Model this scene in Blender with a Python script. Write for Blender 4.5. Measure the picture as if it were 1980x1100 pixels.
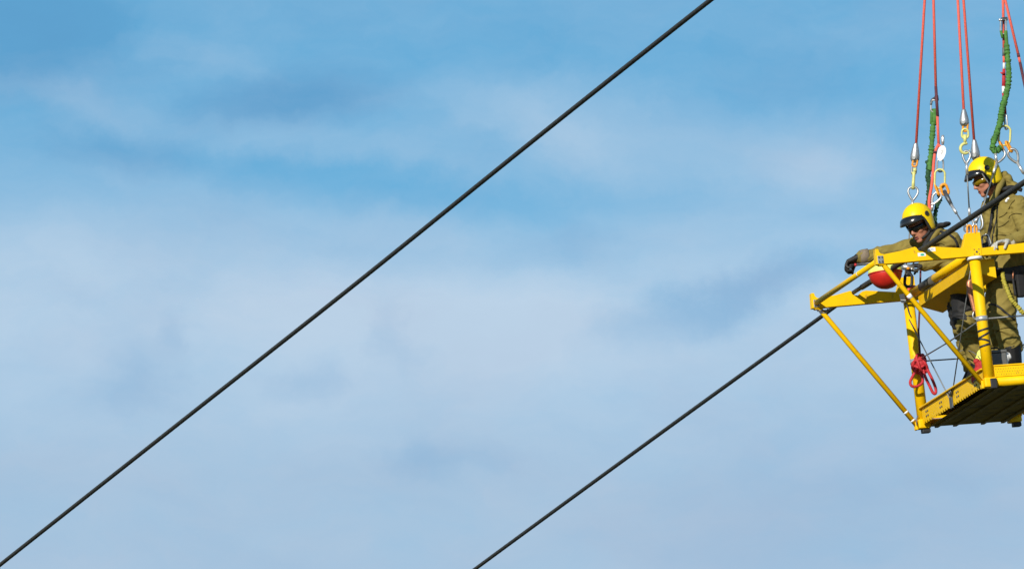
import bpy, bmesh, math, random
from mathutils import Vector, Matrix, noise
random.seed(7)
S = bpy.context.scene
for o in list(bpy.data.objects):
    bpy.data.objects.remove(o)

# ------------------------------------------------------------------ camera
cam_data = bpy.data.cameras.new('camera')
cam = bpy.data.objects.new('camera', cam_data)
S.collection.objects.link(cam)
S.camera = cam
cam.location = (0, 0, 1.6)
CAM_EL = math.radians(12.0)
cam.rotation_euler = (math.pi / 2 + CAM_EL, 0, 0)
cam_data.sensor_width = 36.0
cam_data.lens = 21600.0 / 1980.0 * 36.0
cam_data.clip_start = 1.0
cam_data.clip_end = 20000.0
S.render.resolution_x, S.render.resolution_y = 1024, 568

# pose of the hanging work platform (axes: u across, v along its length, c up)
PM = Matrix([[0.961384, -0.251845, -0.110974, 3.765316], [0.248954, 0.967713, -0.039415, 86.244509], [0.117317, 0.010266, 0.993041, 19.10811], [0.0, 0.0, 0.0, 1.0]])

# ------------------------------------------------------------------ sun and sky
SUN_LOCAL = Vector((0.62, 0.90, -0.53)).normalized()          # travel direction of the light, platform axes
SUN = (PM.to_3x3() @ SUN_LOCAL).normalized()
sun_data = bpy.data.lights.new('sun', 'SUN')
sun_data.energy = 5.0
sun_data.angle = math.radians(0.53)
sun_data.color = (1.0, 0.93, 0.82)
sun = bpy.data.objects.new('sun', sun_data)
S.collection.objects.link(sun)
sun.rotation_euler = SUN.to_track_quat('-Z', 'Y').to_euler()
sun.location = (-30, -60, 60)

W = bpy.data.worlds.new('World')
S.world = W
W.use_nodes = True
nt = W.node_tree
nt.nodes.clear()


def N(kind, **kw):
    n = nt.nodes.new(kind)
    for k, v in kw.items():
        setattr(n, k, v)
    return n


def math_node(op, a, b=None, c=None, clamp=False):
    n = N('ShaderNodeMath', operation=op)
    n.use_clamp = clamp
    for i, x in enumerate((a, b, c)):
        if x is None:
            continue
        if isinstance(x, (int, float)):
            n.inputs[i].default_value = x
        else:
            nt.links.new(x, n.inputs[i])
    return n.outputs[0]


sky = N('ShaderNodeTexSky', sky_type='NISHITA')
sky.sun_disc = False
sky.sun_elevation = math.asin(-SUN.z)
sky.sun_rotation = math.atan2(-SUN.x, -SUN.y)
sky.air_density = 1.0
sky.dust_density = 0.0
sky.ozone_density = 4.0
sky.altitude = 600

tc = N('ShaderNodeTexCoord')
sep = N('ShaderNodeSeparateXYZ')
nt.links.new(tc.outputs['Generated'], sep.inputs[0])
DEG = 180 / math.pi
az = math_node('MULTIPLY', math_node('ARCTAN2', sep.outputs[0], sep.outputs[1]), DEG)      # azimuth, degrees
el = math_node('MULTIPLY', math_node('ARCSINE', sep.outputs[2]), DEG)                       # elevation, degrees
co = N('ShaderNodeCombineXYZ')
nt.links.new(az, co.inputs[0])
nt.links.new(el, co.inputs[1])
# the cloud sheet is drawn out along the wind and curls a little
warp = N('ShaderNodeTexNoise')
warp.inputs['Scale'].default_value = 1.1
warp.inputs['Detail'].default_value = 7.0
warp.inputs['Roughness'].default_value = 0.62
nt.links.new(co.outputs[0], warp.inputs['Vector'])
wsub = N('ShaderNodeVectorMath', operation='SUBTRACT')
nt.links.new(warp.outputs['Color'], wsub.inputs[0])
wsub.inputs[1].default_value = (0.5, 0.5, 0.5)
wmul = N('ShaderNodeVectorMath', operation='MULTIPLY')
nt.links.new(wsub.outputs[0], wmul.inputs[0])
wmul.inputs[1].default_value = (1.0, 0.46, 0.0)
wadd = N('ShaderNodeVectorMath', operation='ADD')
nt.links.new(co.outputs[0], wadd.inputs[0])
nt.links.new(wmul.outputs[0], wadd.inputs[1])
CO = wadd.outputs[0]


def fbm(scale, detail, rough, sx, sy, rot=0.0, off=(0, 0, 0)):
    m = N('ShaderNodeMapping')
    m.inputs['Location'].default_value = off
    m.inputs['Rotation'].default_value = (0, 0, math.radians(rot))
    m.inputs['Scale'].default_value = (sx, sy, 1)
    nt.links.new(CO, m.inputs['Vector'])
    t = N('ShaderNodeTexNoise')
    t.inputs['Scale'].default_value = scale
    t.inputs['Detail'].default_value = detail
    t.inputs['Roughness'].default_value = rough
    nt.links.new(m.outputs[0], t.inputs['Vector'])
    return t.outputs['Fac']


def bank(a, e, ra, re, rot, w):
    """a soft bank of cloud (w > 0) or a gap of clear sky (w < 0), centre and radii in degrees of sky"""
    m = N('ShaderNodeMapping', vector_type='TEXTURE')
    m.inputs['Location'].default_value = (a, e, 0)
    m.inputs['Rotation'].default_value = (0, 0, math.radians(rot))
    m.inputs['Scale'].default_value = (ra, re, 1)
    nt.links.new(CO, m.inputs['Vector'])
    l = N('ShaderNodeVectorMath', operation='LENGTH')
    nt.links.new(m.outputs[0], l.inputs[0])
    r = N('ShaderNodeMapRange', interpolation_type='SMOOTHSTEP')
    r.inputs['From Min'].default_value = 0.0
    r.inputs['From Max'].default_value = 1.0
    r.inputs['To Min'].default_value = w
    r.inputs['To Max'].default_value = 0.0
    nt.links.new(l.outputs['Value'], r.inputs['Value'])
    return r.outputs[0]


# banks and gaps of the cloud sheet: azimuth, elevation, half sizes, tilt, weight
CLOUDS = [
    (-0.081, 12.889, 0.690, 0.292, -8, 0.30),
    (0.515, 12.796, 0.796, 0.345, -8, 0.42),
    (1.546, 12.663, 0.796, 0.318, -5, 0.50),
    (-1.654, 13.167, 0.637, 0.159, -10, 0.14),
    (-2.278, 12.902, 0.955, 0.172, -10, 0.24),
    (-0.922, 12.703, 1.008, 0.172, -4, 0.18),
    (-1.925, 12.637, 0.875, 0.186, -6, -0.20),
    (-0.651, 12.464, 1.379, 0.186, -6, -0.36),
    (0.434, 12.411, 0.928, 0.239, 2, -0.26),
    (1.492, 13.114, 0.690, 0.292, 0, -0.10),
    (1.112, 11.894, 1.008, 0.199, 16, -0.42),
    (0.325, 12.186, 0.637, 0.186, 0, -0.22),
    (1.871, 12.080, 0.690, 0.186, 0, -0.22),
    (-2.332, 12.133, 0.849, 0.318, 0, 0.20),
    (-0.949, 11.841, 1.379, 0.318, 6, 0.20),
    (0.027, 11.735, 0.955, 0.424, 0, 0.25),
    (-2.576, 13.300, 0.796, 0.451, 0, -0.22),
    (-2.061, 11.469, 0.451, 0.252, 10, -0.22),
    (-1.763, 11.708, 0.159, 0.159, 0, -0.12),
    (-0.624, 11.735, 0.225, 0.265, 0, -0.16),
    (-1.112, 11.501, 0.292, 0.133, 0, -0.14),
    (-0.461, 11.130, 0.318, 0.146, -5, -0.16),
    (-0.054, 11.085, 0.345, 0.127, -12, -0.10),
    (1.654, 10.939, 1.857, 0.928, 0, -0.10),
]
# thicker, greyer cloud that lets less light through: same columns
THICK = [
    (-1.166, 12.928, 0.769, 0.239, 4, 1.00),
    (-2.576, 13.273, 1.008, 0.610, 0, 0.90),
    (-2.034, 12.637, 0.743, 0.186, -6, 0.60),
    (1.031, 11.867, 0.796, 0.172, 16, 0.52),
    (1.329, 11.987, 0.504, 0.159, 8, 0.52),
    (-2.061, 11.456, 0.504, 0.279, 10, 0.41),
    (-0.624, 11.748, 0.252, 0.279, 0, 0.38),
    (-1.763, 11.708, 0.159, 0.159, 0, 0.30),
    (-1.112, 11.509, 0.318, 0.146, 0, 0.34),
    (-0.434, 11.125, 0.371, 0.159, -5, 0.41),
    (-0.027, 11.080, 0.398, 0.138, -12, 0.30),
    (1.790, 10.939, 2.122, 1.061, 0, 0.38),
    (1.492, 13.061, 0.637, 0.239, 0, 0.35),
    (0.353, 12.186, 0.477, 0.186, 0, 0.35),
]
# thin high cloud everywhere, denser low down
sheet = N('ShaderNodeMapRange', interpolation_type='SMOOTHSTEP')
sheet.inputs['From Min'].default_value = 11.75
sheet.inputs['From Max'].default_value = 13.0
sheet.inputs['To Min'].default_value = 0.97
sheet.inputs['To Max'].default_value = 0.10
nt.links.new(el, sheet.inputs['Value'])
dens = math_node('ADD', sheet.outputs[0], math_node('MULTIPLY_ADD', fbm(0.55, 5, 0.55, 0.6, 1.4, 12), 0.24, -0.12))
dens = math_node('ADD', dens, math_node('MULTIPLY_ADD', fbm(2.4, 9, 0.62, 0.55, 1.3, 14, (3.1, 0.7, 0)), 0.58, -0.29))
for c in CLOUDS:
    dens = math_node('ADD', dens, bank(*c))
dens_ramp = N('ShaderNodeMapRange', interpolation_type='LINEAR')
dens_ramp.inputs['From Min'].default_value = -0.05
dens_ramp.inputs['From Max'].default_value = 1.15
nt.links.new(dens, dens_ramp.inputs['Value'])
# the sheet is a shade greyer low down and in its thicker patches
low = N('ShaderNodeMapRange', interpolation_type='SMOOTHSTEP')
low.inputs['From Min'].default_value = 11.75
low.inputs['From Max'].default_value = 10.75
nt.links.new(el, low.inputs['Value'])
grey = math_node('ADD', low.outputs[0], math_node('MULTIPLY_ADD', fbm(1.0, 5, 0.5, 0.55, 1.2, 8, (7.3, 1.9, 0)), 1.1, -0.45), clamp=True)
ccol = N('ShaderNodeMix', data_type='RGBA')
ccol.inputs['A'].default_value = (5.25, 6.8, 8.45, 1)
ccol.inputs['B'].default_value = (4.55, 5.95, 7.6, 1)
nt.links.new(grey, ccol.inputs['Factor'])
# blue of the clear air, as deep as the picture shows it
tint = N('ShaderNodeMix', data_type='RGBA', blend_type='MULTIPLY')
tint.inputs['Factor'].default_value = 1.0
tint.inputs['B'].default_value = (0.68, 1.14, 1.10, 1)
nt.links.new(sky.outputs[0], tint.inputs['A'])
mix = N('ShaderNodeMix', data_type='RGBA')
nt.links.new(dens_ramp.outputs[0], mix.inputs['Factor'])
nt.links.new(tint.outputs['Result'], mix.inputs['A'])
nt.links.new(ccol.outputs['Result'], mix.inputs['B'])
thick = math_node('MULTIPLY_ADD', fbm(1.9, 8, 0.58, 0.55, 1.25, 18, (1.7, 5.3, 0)), 1.0, -0.45)
for c in THICK:
    thick = math_node('ADD', thick, bank(*c))
thick = math_node('MULTIPLY', thick, 1.0, clamp=True)
veil = N('ShaderNodeMix', data_type='RGBA')
veil.inputs['A'].default_value = (1, 1, 1, 1)
veil.inputs['B'].default_value = (0.89, 0.86, 0.90, 1)
nt.links.new(thick, veil.inputs['Factor'])
shade = N('ShaderNodeMix', data_type='RGBA', blend_type='MULTIPLY')
shade.inputs['Factor'].default_value = 1.0
nt.links.new(mix.outputs['Result'], shade.inputs['A'])
nt.links.new(veil.outputs['Result'], shade.inputs['B'])
bg = N('ShaderNodeBackground')
bg.inputs['Strength'].default_value = 0.095
nt.links.new(shade.outputs['Result'], bg.inputs['Color'])
wo = N('ShaderNodeOutputWorld')
nt.links.new(bg.outputs[0], wo.inputs['Surface'])

S.view_settings.view_transform = 'Standard'
S.view_settings.look = 'None'
S.view_settings.exposure = 0.0
S.view_settings.gamma = 1.0
S.view_settings.use_curve_mapping = False


# ------------------------------------------------------------------ materials
def mat(name, col, rough=0.5, metal=0.0, var=0.12, scale=18.0, bump=0.0, bscale=120.0, coat=0.0, spec=0.5, dirt=None, dirt_scale=7.0, dirt_at=0.62):
    m = bpy.data.materials.new(name)
    m.use_nodes = True
    t = m.node_tree
    b = t.nodes['Principled BSDF']
    b.inputs['Roughness'].default_value = rough
    b.inputs['Metallic'].default_value = metal
    b.inputs['Specular IOR Level'].default_value = spec
    b.inputs['Coat Weight'].default_value = coat
    b.inputs['Coat Roughness'].default_value = 0.15
    c = t.nodes.new('ShaderNodeTexCoord')
    n = t.nodes.new('ShaderNodeTexNoise')
    n.inputs['Scale'].default_value = scale
    n.inputs['Detail'].default_value = 5
    t.links.new(c.outputs['Object'], n.inputs['Vector'])
    r = t.nodes.new('ShaderNodeMapRange')
    r.inputs['From Min'].default_value = 0.3
    r.inputs['From Max'].default_value = 0.7
    r.inputs['To Min'].default_value = 1 - var
    r.inputs['To Max'].default_value = 1 + var
    t.links.new(n.outputs['Fac'], r.inputs['Value'])
    mx = t.nodes.new('ShaderNodeMix')
    mx.data_type = 'RGBA'
    mx.blend_type = 'MULTIPLY'
    mx.inputs['Factor'].default_value = 1.0
    mx.inputs['A'].default_value = (*col, 1)
    t.links.new(r.outputs[0], mx.inputs['B'])
    out = mx.outputs['Result']
    if dirt:
        n2 = t.nodes.new('ShaderNodeTexNoise')
        n2.inputs['Scale'].default_value = dirt_scale
        n2.inputs['Detail'].default_value = 8
        n2.inputs['Roughness'].default_value = 0.7
        t.links.new(c.outputs['Object'], n2.inputs['Vector'])
        r2 = t.nodes.new('ShaderNodeMapRange')
        r2.inputs['From Min'].default_value = dirt_at
        r2.inputs['From Max'].default_value = dirt_at + 0.12
        t.links.new(n2.outputs['Fac'], r2.inputs['Value'])
        m2 = t.nodes.new('ShaderNodeMix')
        m2.data_type = 'RGBA'
        m2.inputs['B'].default_value = (*dirt, 1)
        t.links.new(r2.outputs[0], m2.inputs['Factor'])
        t.links.new(out, m2.inputs['A'])
        out = m2.outputs['Result']
    t.links.new(out, b.inputs['Base Color'])
    if bump:
        n3 = t.nodes.new('ShaderNodeTexNoise')
        n3.inputs['Scale'].default_value = bscale
        n3.inputs['Detail'].default_value = 4
        t.links.new(c.outputs['Object'], n3.inputs['Vector'])
        bp = t.nodes.new('ShaderNodeBump')
        bp.inputs['Strength'].default_value = bump
        bp.inputs['Distance'].default_value = 0.004
        t.links.new(n3.outputs['Fac'], bp.inputs['Height'])
        t.links.new(bp.outputs[0], b.inputs['Normal'])
    return m


M = {
    'paint': mat('yellow_paint', (0.88, 0.52, 0.002), 0.5, var=0.06, scale=9, spec=0.2, dirt=(0.36, 0.22, 0.03), dirt_scale=14, dirt_at=0.60),
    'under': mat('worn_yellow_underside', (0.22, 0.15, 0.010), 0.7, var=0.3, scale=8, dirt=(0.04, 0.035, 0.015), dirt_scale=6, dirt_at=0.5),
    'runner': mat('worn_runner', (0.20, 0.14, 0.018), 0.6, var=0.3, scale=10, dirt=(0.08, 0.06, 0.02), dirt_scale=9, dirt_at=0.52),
    'black_rubber': mat('black_rubber', (0.02, 0.02, 0.021), 0.6),
    'steel': mat('galvanised_steel', (0.42, 0.43, 0.43), 0.42, 0.75, var=0.2, scale=60),
    'bright_steel': mat('bright_steel', (0.72, 0.72, 0.70), 0.3, 0.7, var=0.1, scale=60),
    'dark_steel': mat('dark_steel', (0.10, 0.105, 0.11), 0.45, 0.5, var=0.3, scale=60),
    'wire': mat('steel_wire_rope', (0.17, 0.18, 0.18), 0.5, 0.4, var=0.35, scale=160),
    'grey_sleeve': mat('grey_sleeving_and_rail_shade', (0.11, 0.105, 0.09), 0.6, var=0.15),  # rope sleeving, and the shadow painted onto the left top rail
    'white_plate': mat('white_plate', (0.75, 0.75, 0.72), 0.45),
    'sticker': mat('white_sticker', (0.82, 0.82, 0.80), 0.4, var=0.05),
    'teal': mat('teal_print', (0.03, 0.45, 0.32), 0.4),
    'print': mat('grey_print', (0.30, 0.30, 0.32), 0.5),
    'red_rope': mat('red_rope', (0.74, 0.120, 0.080), 0.7, var=0.2, scale=90, bump=0.5, bscale=260),
    'dark_rope': mat('dark_weathered_rope', (0.10, 0.025, 0.035), 0.75, var=0.3, scale=90),
    'knot_red': mat('knotted_red_rope', (0.48, 0.022, 0.030), 0.7, var=0.25, scale=80, bump=0.5, bscale=260),
    'green': mat('green_webbing', (0.055, 0.175, 0.028), 0.75, var=0.3, scale=40, bump=0.5, bscale=200),
    'dark_green': mat('dark_green_webbing', (0.012, 0.06, 0.02), 0.8, var=0.3, scale=40),
    'orange': mat('orange_link_paint', (0.78, 0.30, 0.01), 0.45, var=0.15, scale=60),
    'lime': mat('lime_coated_steel', (0.62, 0.60, 0.20), 0.4, var=0.15, scale=60, dirt=(0.20, 0.19, 0.10), dirt_scale=50, dirt_at=0.6),
    'conductor': mat('weathered_aluminium_conductor', (0.036, 0.036, 0.032), 0.66, 0.1, var=0.3, scale=30, bump=0.6, bscale=90, dirt=(0.03, 0.02, 0.015), dirt_scale=18, dirt_at=0.55),
    'ball_red': mat('red_ball_shell', (0.55, 0.020, 0.012), 0.45, var=0.15, scale=14),
    'ball_yellow': mat('fluorescent_yellow_shell', (0.74, 0.82, 0.16), 0.5, var=0.12, scale=14),
    'suit': mat('olive_work_cloth', (0.220, 0.172, 0.044), 0.85, var=0.16, scale=12, bump=0.6, bscale=70, spec=0.2),
    'stitch': mat('dark_olive_stitching', (0.060, 0.045, 0.012), 0.9, var=0.2, scale=40, spec=0.1),
    'strap': mat('black_webbing', (0.012, 0.012, 0.013), 0.75, var=0.2, scale=40),
    'skin': mat('weathered_skin', (0.44, 0.185, 0.115), 0.5, var=0.14, scale=28, spec=0.4),
    'lips': mat('lips', (0.30, 0.075, 0.060), 0.45),
    'mouth': mat('open_mouth', (0.05, 0.014, 0.012), 0.5),
    'helmet': mat('yellow_helmet_shell', (0.86, 0.60, 0.002), 0.4, var=0.06, scale=10, spec=0.25, dirt=(0.60, 0.42, 0.03), dirt_scale=22, dirt_at=0.60),
    'visor': mat('black_visor', (0.012, 0.012, 0.014), 0.22, var=0.05, coat=0.4),
    'lining': mat('black_lining', (0.014, 0.014, 0.014), 0.8),
    'glass': mat('dark_lens', (0.008, 0.008, 0.009), 0.15, var=0.02),
    'amber': mat('amber_lens', (0.20, 0.13, 0.005), 0.15, var=0.05),
    'grey_cloth': mat('grey_knit', (0.28, 0.29, 0.29), 0.85, var=0.2, scale=60),
    'cuff': mat('tan_cuff', (0.20, 0.155, 0.11), 0.85, var=0.2, scale=40),
    'glove': mat('black_glove', (0.020, 0.018, 0.017), 0.6, var=0.3, scale=50, bump=0.4),
    'pale_glove': mat('pale_grey_glove', (0.44, 0.43, 0.38), 0.75, var=0.15, scale=40),
    'boot': mat('black_leather', (0.008, 0.008, 0.008), 0.55, var=0.2, scale=30, spec=0.2),
    'copper': mat('copper_braid', (0.42, 0.17, 0.09), 0.42, 0.55, var=0.25, scale=90),
    'coil': mat('yellow_webbing', (0.36, 0.31, 0.03), 0.75, var=0.25, scale=50, bump=0.5, bscale=160),
    'tool_grey': mat('grey_tool_case', (0.105, 0.108, 0.105), 0.6, var=0.1),
    'red_bag': mat('red_canvas', (0.42, 0.022, 0.022), 0.75, var=0.25, scale=40),
    'ground': mat('dry_pasture', (0.06, 0.06, 0.022), 0.95, var=0.3, scale=0.05, dirt=(0.035, 0.045, 0.016), dirt_scale=0.02, dirt_at=0.5),
}


# ------------------------------------------------------------------ mesh builder
def frame(d):
    d = d.normalized()
    a = Vector((0, 0, 1)) if abs(d.z) < 0.9 else Vector((1, 0, 0))
    x = d.cross(a).normalized()
    return x, d.cross(x).normalized()


def spline(pts, k=6):
    """Catmull-Rom through the points"""
    P = [Vector(p) for p in pts]
    if len(P) < 3:
        return P
    Q = [P[0] * 2 - P[1]] + P + [P[-1] * 2 - P[-2]]
    out = []
    for i in range(1, len(Q) - 2):
        a, b, c, d = Q[i - 1:i + 3]
        for j in range(k):
            t = j / k
            out.append(0.5 * ((2 * b) + (c - a) * t + (2 * a - 5 * b + 4 * c - d) * t * t + (3 * b - a - 3 * c + d) * t ** 3))
    out.append(P[-1])
    return out


class MB:
    def __init__(self):
        self.v, self.f, self.s = [], [], []

    def add(self, vs, fs, smooth=False):
        o = len(self.v)
        self.v += [Vector(p) for p in vs]
        self.f += [tuple(i + o for i in f) for f in fs]
        self.s += [smooth] * len(fs)
        return self

    def box(self, a, b):
        (x0, y0, z0), (x1, y1, z1) = a, b
        return self.add([(x0, y0, z0), (x1, y0, z0), (x1, y1, z0), (x0, y1, z0), (x0, y0, z1), (x1, y0, z1), (x1, y1, z1), (x0, y1, z1)],
                        [(0, 3, 2, 1), (4, 5, 6, 7), (0, 1, 5, 4), (1, 2, 6, 5), (2, 3, 7, 6), (3, 0, 4, 7)])

    def obox(self, c, ax, ay, az, hx, hy, hz):
        c, ax, ay, az = Vector(c), Vector(ax), Vector(ay), Vector(az)
        vs = [c + ax * hx * i + ay * hy * j + az * hz * k for k in (-1, 1) for j in (-1, 1) for i in (-1, 1)]
        return self.add(vs, [(0, 2, 3, 1), (4, 5, 7, 6), (0, 1, 5, 4), (1, 3, 7, 5), (3, 2, 6, 7), (2, 0, 4, 6)])

    def prism(self, poly, v0, v1):
        """outline in (u, c), thickness along v"""
        n = len(poly)
        vs = [(p[0], v0, p[-1]) for p in poly] + [(p[0], v1, p[-1]) for p in poly]
        fs = [tuple(range(n)), tuple(range(2 * n - 1, n - 1, -1))]
        fs += [(i, i + n, (i + 1) % n + n, (i + 1) % n) for i in range(n)]
        return self.add(vs, fs)

    def tube(self, pts, r, n=12, closed=False, flat=None):
        """r: radius or list; flat: (direction, factor) squashes the section along a direction"""
        P = [Vector(p) for p in pts]
        m = len(P)
        R = r if isinstance(r, (list, tuple)) else [r] * m
        vs, fs = [], []
        x = None
        for i in range(m):
            if closed:
                d = P[(i + 1) % m] - P[i - 1]
            else:
                d = P[min(i + 1, m - 1)] - P[max(i - 1, 0)]
            d.normalize()
            if x is None:
                x, y = frame(d)
            else:
                x = (x - d * x.dot(d)).normalized()
                y = d.cross(x).normalized()
            for k in range(n):
                a = 2 * math.pi * k / n
                w = (x * math.cos(a) + y * math.sin(a)) * R[i]
                if flat:
                    fd = Vector(flat[0]).normalized()
                    w -= fd * w.dot(fd) * (1 - flat[1])
                vs.append(P[i] + w)
        for i in range(m if closed else m - 1):
            j = (i + 1) % m
            for k in range(n):
                l = (k + 1) % n
                fs.append((i * n + k, i * n + l, j * n + l, j * n + k))
        self.add(vs, fs, True)
        if not closed:
            o = len(self.v) - len(vs)
            self.f += [tuple(o + k for k in range(n))[::-1], tuple(o + (m - 1) * n + k for k in range(n))]
            self.s += [False, False]
        return self

    def strand(self, pts, r, lobes=9, n=36, pitch=0.32, step=0.045):
        """a stranded cable: lobed section that twists along its length"""
        P = spline(pts, 12)
        Q = [P[0]]
        for a, b in zip(P, P[1:]):
            k = max(1, int((b - a).length / step))
            Q += [a.lerp(b, i / k) for i in range(1, k + 1)]
        x, y = frame(Q[1] - Q[0])
        vs, fs, s = [], [], 0.0
        for i, p in enumerate(Q):
            d = (Q[min(i + 1, len(Q) - 1)] - Q[max(i - 1, 0)]).normalized()
            x = (x - d * x.dot(d)).normalized()
            y = d.cross(x)
            if i:
                s += (p - Q[i - 1]).length
            for k in range(n):
                a = 2 * math.pi * k / n
                rr = r * (1 + 0.085 * abs(math.cos(lobes / 2 * (a + 2 * math.pi * s / pitch))) - 0.05)
                vs.append(p + (x * math.cos(a) + y * math.sin(a)) * rr)
        for i in range(len(Q) - 1):
            for k in range(n):
                l = (k + 1) % n
                fs.append((i * n + k, i * n + l, (i + 1) * n + l, (i + 1) * n + k))
        return self.add(vs, fs, True)

    def ring(self, c, normal, R, r, n=20, k=8, stretch=None, open_at=None):
        """a link: circle of radius R, wire radius r; stretch=(direction, extra length) makes it oblong"""
        c, nn = Vector(c), Vector(normal).normalized()
        if stretch:
            y = Vector(stretch[0])
            y = (y - nn * y.dot(nn)).normalized()
            x = y.cross(nn)
        else:
            x, y = frame(nn)
        pts = []
        for i in range(n):
            a = 2 * math.pi * i / n
            p = c + (x * math.cos(a) + y * math.sin(a)) * R
            if stretch:
                p += y * (stretch[1] / 2 * (1 if math.sin(a) >= 0 else -1))
            pts.append(p)
        return self.tube(pts, r, k, closed=True)

    def ell(self, c, rad, rot=None, nu=16, nv=10):
        c = Vector(c)
        vs, fs = [], []
        for j in range(nv + 1):
            t = math.pi * j / nv
            for i in range(nu):
                p = 2 * math.pi * i / nu
                w = Vector((rad[0] * math.sin(t) * math.cos(p), rad[1] * math.sin(t) * math.sin(p), rad[2] * math.cos(t)))
                vs.append(c + (rot @ w if rot else w))
        for j in range(nv):
            for i in range(nu):
                k = (i + 1) % nu
                fs.append((j * nu + i, (j + 1) * nu + i, (j + 1) * nu + k, j * nu + k))
        return self.add(vs, fs, True)

    def capsule(self, a, ra, b, rb, n=14):
        a, b = Vector(a), Vector(b)
        d = (b - a).normalized()
        pts, rs = [], []
        for t in (-1, -0.92, -0.7, -0.38, 0):
            pts.append(a + d * ra * t)
            rs.append(max(ra * math.sqrt(max(0, 1 - t * t)), 0.0005))
        for t in (0, 0.38, 0.7, 0.92, 1):
            pts.append(b + d * rb * t)
            rs.append(max(rb * math.sqrt(max(0, 1 - t * t)), 0.0005))
        return self.tube(pts, rs, n)

    def mesh(self, name, base=(0, 0, 0), weld=True):
        me = bpy.data.meshes.new(name)
        b = Vector(base)
        me.from_pydata([p - b for p in self.v], [], self.f)
        me.polygons.foreach_set('use_smooth', self.s)
        return me

    def build(self, name, material, parent=None, bevel=0.0):
        base = parent['_base'] if parent is not None else (0, 0, 0)
        me = self.mesh(name, base)
        bm = bmesh.new()
        bm.from_mesh(me)
        if bevel:
            bmesh.ops.bevel(bm, geom=[e for e in bm.edges if e.calc_face_angle(0) > 0.5], offset=bevel, segments=2, profile=0.6, affect='EDGES', clamp_overlap=True)
        bmesh.ops.recalc_face_normals(bm, faces=bm.faces)
        bm.to_mesh(me)
        bm.free()
        me.materials.append(M[material] if isinstance(material, str) else material)
        o = bpy.data.objects.new(name, me)
        S.collection.objects.link(o)
        if parent is not None:
            o.parent = parent
            o['_base'] = base
        return o


ALL = []


def thing(name, label, cat, base, group=None):
    o = bpy.data.objects.new(name, None)
    S.collection.objects.link(o)
    o.empty_display_size = 0.1
    o.matrix_world = PM @ Matrix.Translation(base)
    o['_base'] = tuple(base)
    tag(o, label, cat, group)
    return o


def tag(o, label, cat, group=None):
    o['label'] = label
    o['category'] = cat
    if group:
        o['group'] = group
    return o


def single(mb, name, material, label, cat, base, group=None, bevel=0.0):
    """a thing that is one mesh"""
    h = bpy.data.objects.new('tmp', None)
    h['_base'] = tuple(base)
    o = mb.build(name, material, None, bevel)
    bpy.data.objects.remove(h)
    for v in o.data.vertices:
        v.co -= Vector(base)
    o.matrix_world = PM @ Matrix.Translation(base)
    o['_base'] = tuple(base)
    return tag(o, label, cat, group)


V3 = Vector
WL, WW, H = 1.817, 0.768, 1.0485      # length along v, width across u, height to the beams

# ------------------------------------------------------------------ ground (far below the frame)
g = MB().add([(-9000, -9000, 0), (9000, -9000, 0), (9000, 9000, 0), (-9000, 9000, 0)], [(0, 1, 2, 3)])
g = g.build('ground', 'ground')
g['kind'] = 'structure'
g['label'] = 'dry pasture ground far below the power line'

# ------------------------------------------------------------------ work platform
plat = thing('work_platform', 'yellow steel work platform with corner posts hanging under the helicopter lines', 'work platform', (0.38, 0.9, 0.0))

# deck seen from below: planks with gaps, joists and cross members
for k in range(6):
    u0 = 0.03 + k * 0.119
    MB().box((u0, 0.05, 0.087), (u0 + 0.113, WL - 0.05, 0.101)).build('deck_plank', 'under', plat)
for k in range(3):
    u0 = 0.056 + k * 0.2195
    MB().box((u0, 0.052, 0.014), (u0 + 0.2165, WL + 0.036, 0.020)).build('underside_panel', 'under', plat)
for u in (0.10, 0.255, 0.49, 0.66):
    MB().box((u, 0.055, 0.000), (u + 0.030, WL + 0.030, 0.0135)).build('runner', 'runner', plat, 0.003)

# end tubes of the base
for v, r, c in ((0.0, 0.037, 0.036), (WL, 0.024, 0.048)):
    MB().tube([(0.02, v, c), (WW - 0.02, v, c)], r, 18).build('base_tube', 'paint', plat)

# side toe boards with a saw-toothed lower edge, a folded lip and bolts
def side_board(u, sgn):
    n = 27
    v0, v1 = 0.075, WL - 0.055
    top, low, tooth = 0.150, 0.037, 0.016
    out = [(v0, top), (v0, low)]
    for i in range(n):
        a = v0 + (v1 - v0) * i / n
        b = v0 + (v1 - v0) * (i + 1) / n
        out += [(a + (b - a) * 0.25, low), (a + (b - a) * 0.45, low - tooth), (a + (b - a) * 0.72, low - tooth), (a + (b - a) * 0.95, low)]
    out += [(v1, low), (v1, top)]
    m = len(out)
    t = 0.006
    vs = [(u, p[0], p[1]) for p in out] + [(u + t * sgn, p[0], p[1]) for p in out]
    fs = [tuple(range(m)), tuple(range(2 * m - 1, m - 1, -1))] + [(i, i + m, (i + 1) % m + m, (i + 1) % m) for i in range(m)]
    b = MB().add(vs, fs).build('toe_board', 'paint', plat)
    a0, a1 = sorted((u - 0.004 * sgn, u + 0.028 * sgn))
    MB().box((a0, v0 - 0.01, top + 0.001), (a1, v1 + 0.01, top + 0.013)).build('lip', 'paint', b, 0.003)
    for v in (0.30, 0.78, 1.24, 1.62):
        for dv, dc in ((-0.022, 0.018), (0.022, 0.018), (-0.022, -0.018), (0.022, -0.018)):
            p = V3((u + sgn * t, v + dv, 0.088 + dc))
            MB().tube([p, p + V3((sgn * 0.007, 0, 0))], 0.0075, 8).build('bolt', 'dark_steel', b)
    return b
left_board = side_board(-0.012, -1)
right_board = side_board(WW + 0.012, 1)

# wire bracket in the middle of the left board
MB().box((-0.031, 0.915, 0.005), (-0.019, 0.985, 0.095)).build('wire_bracket', 'dark_steel', plat, 0.004)

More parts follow.
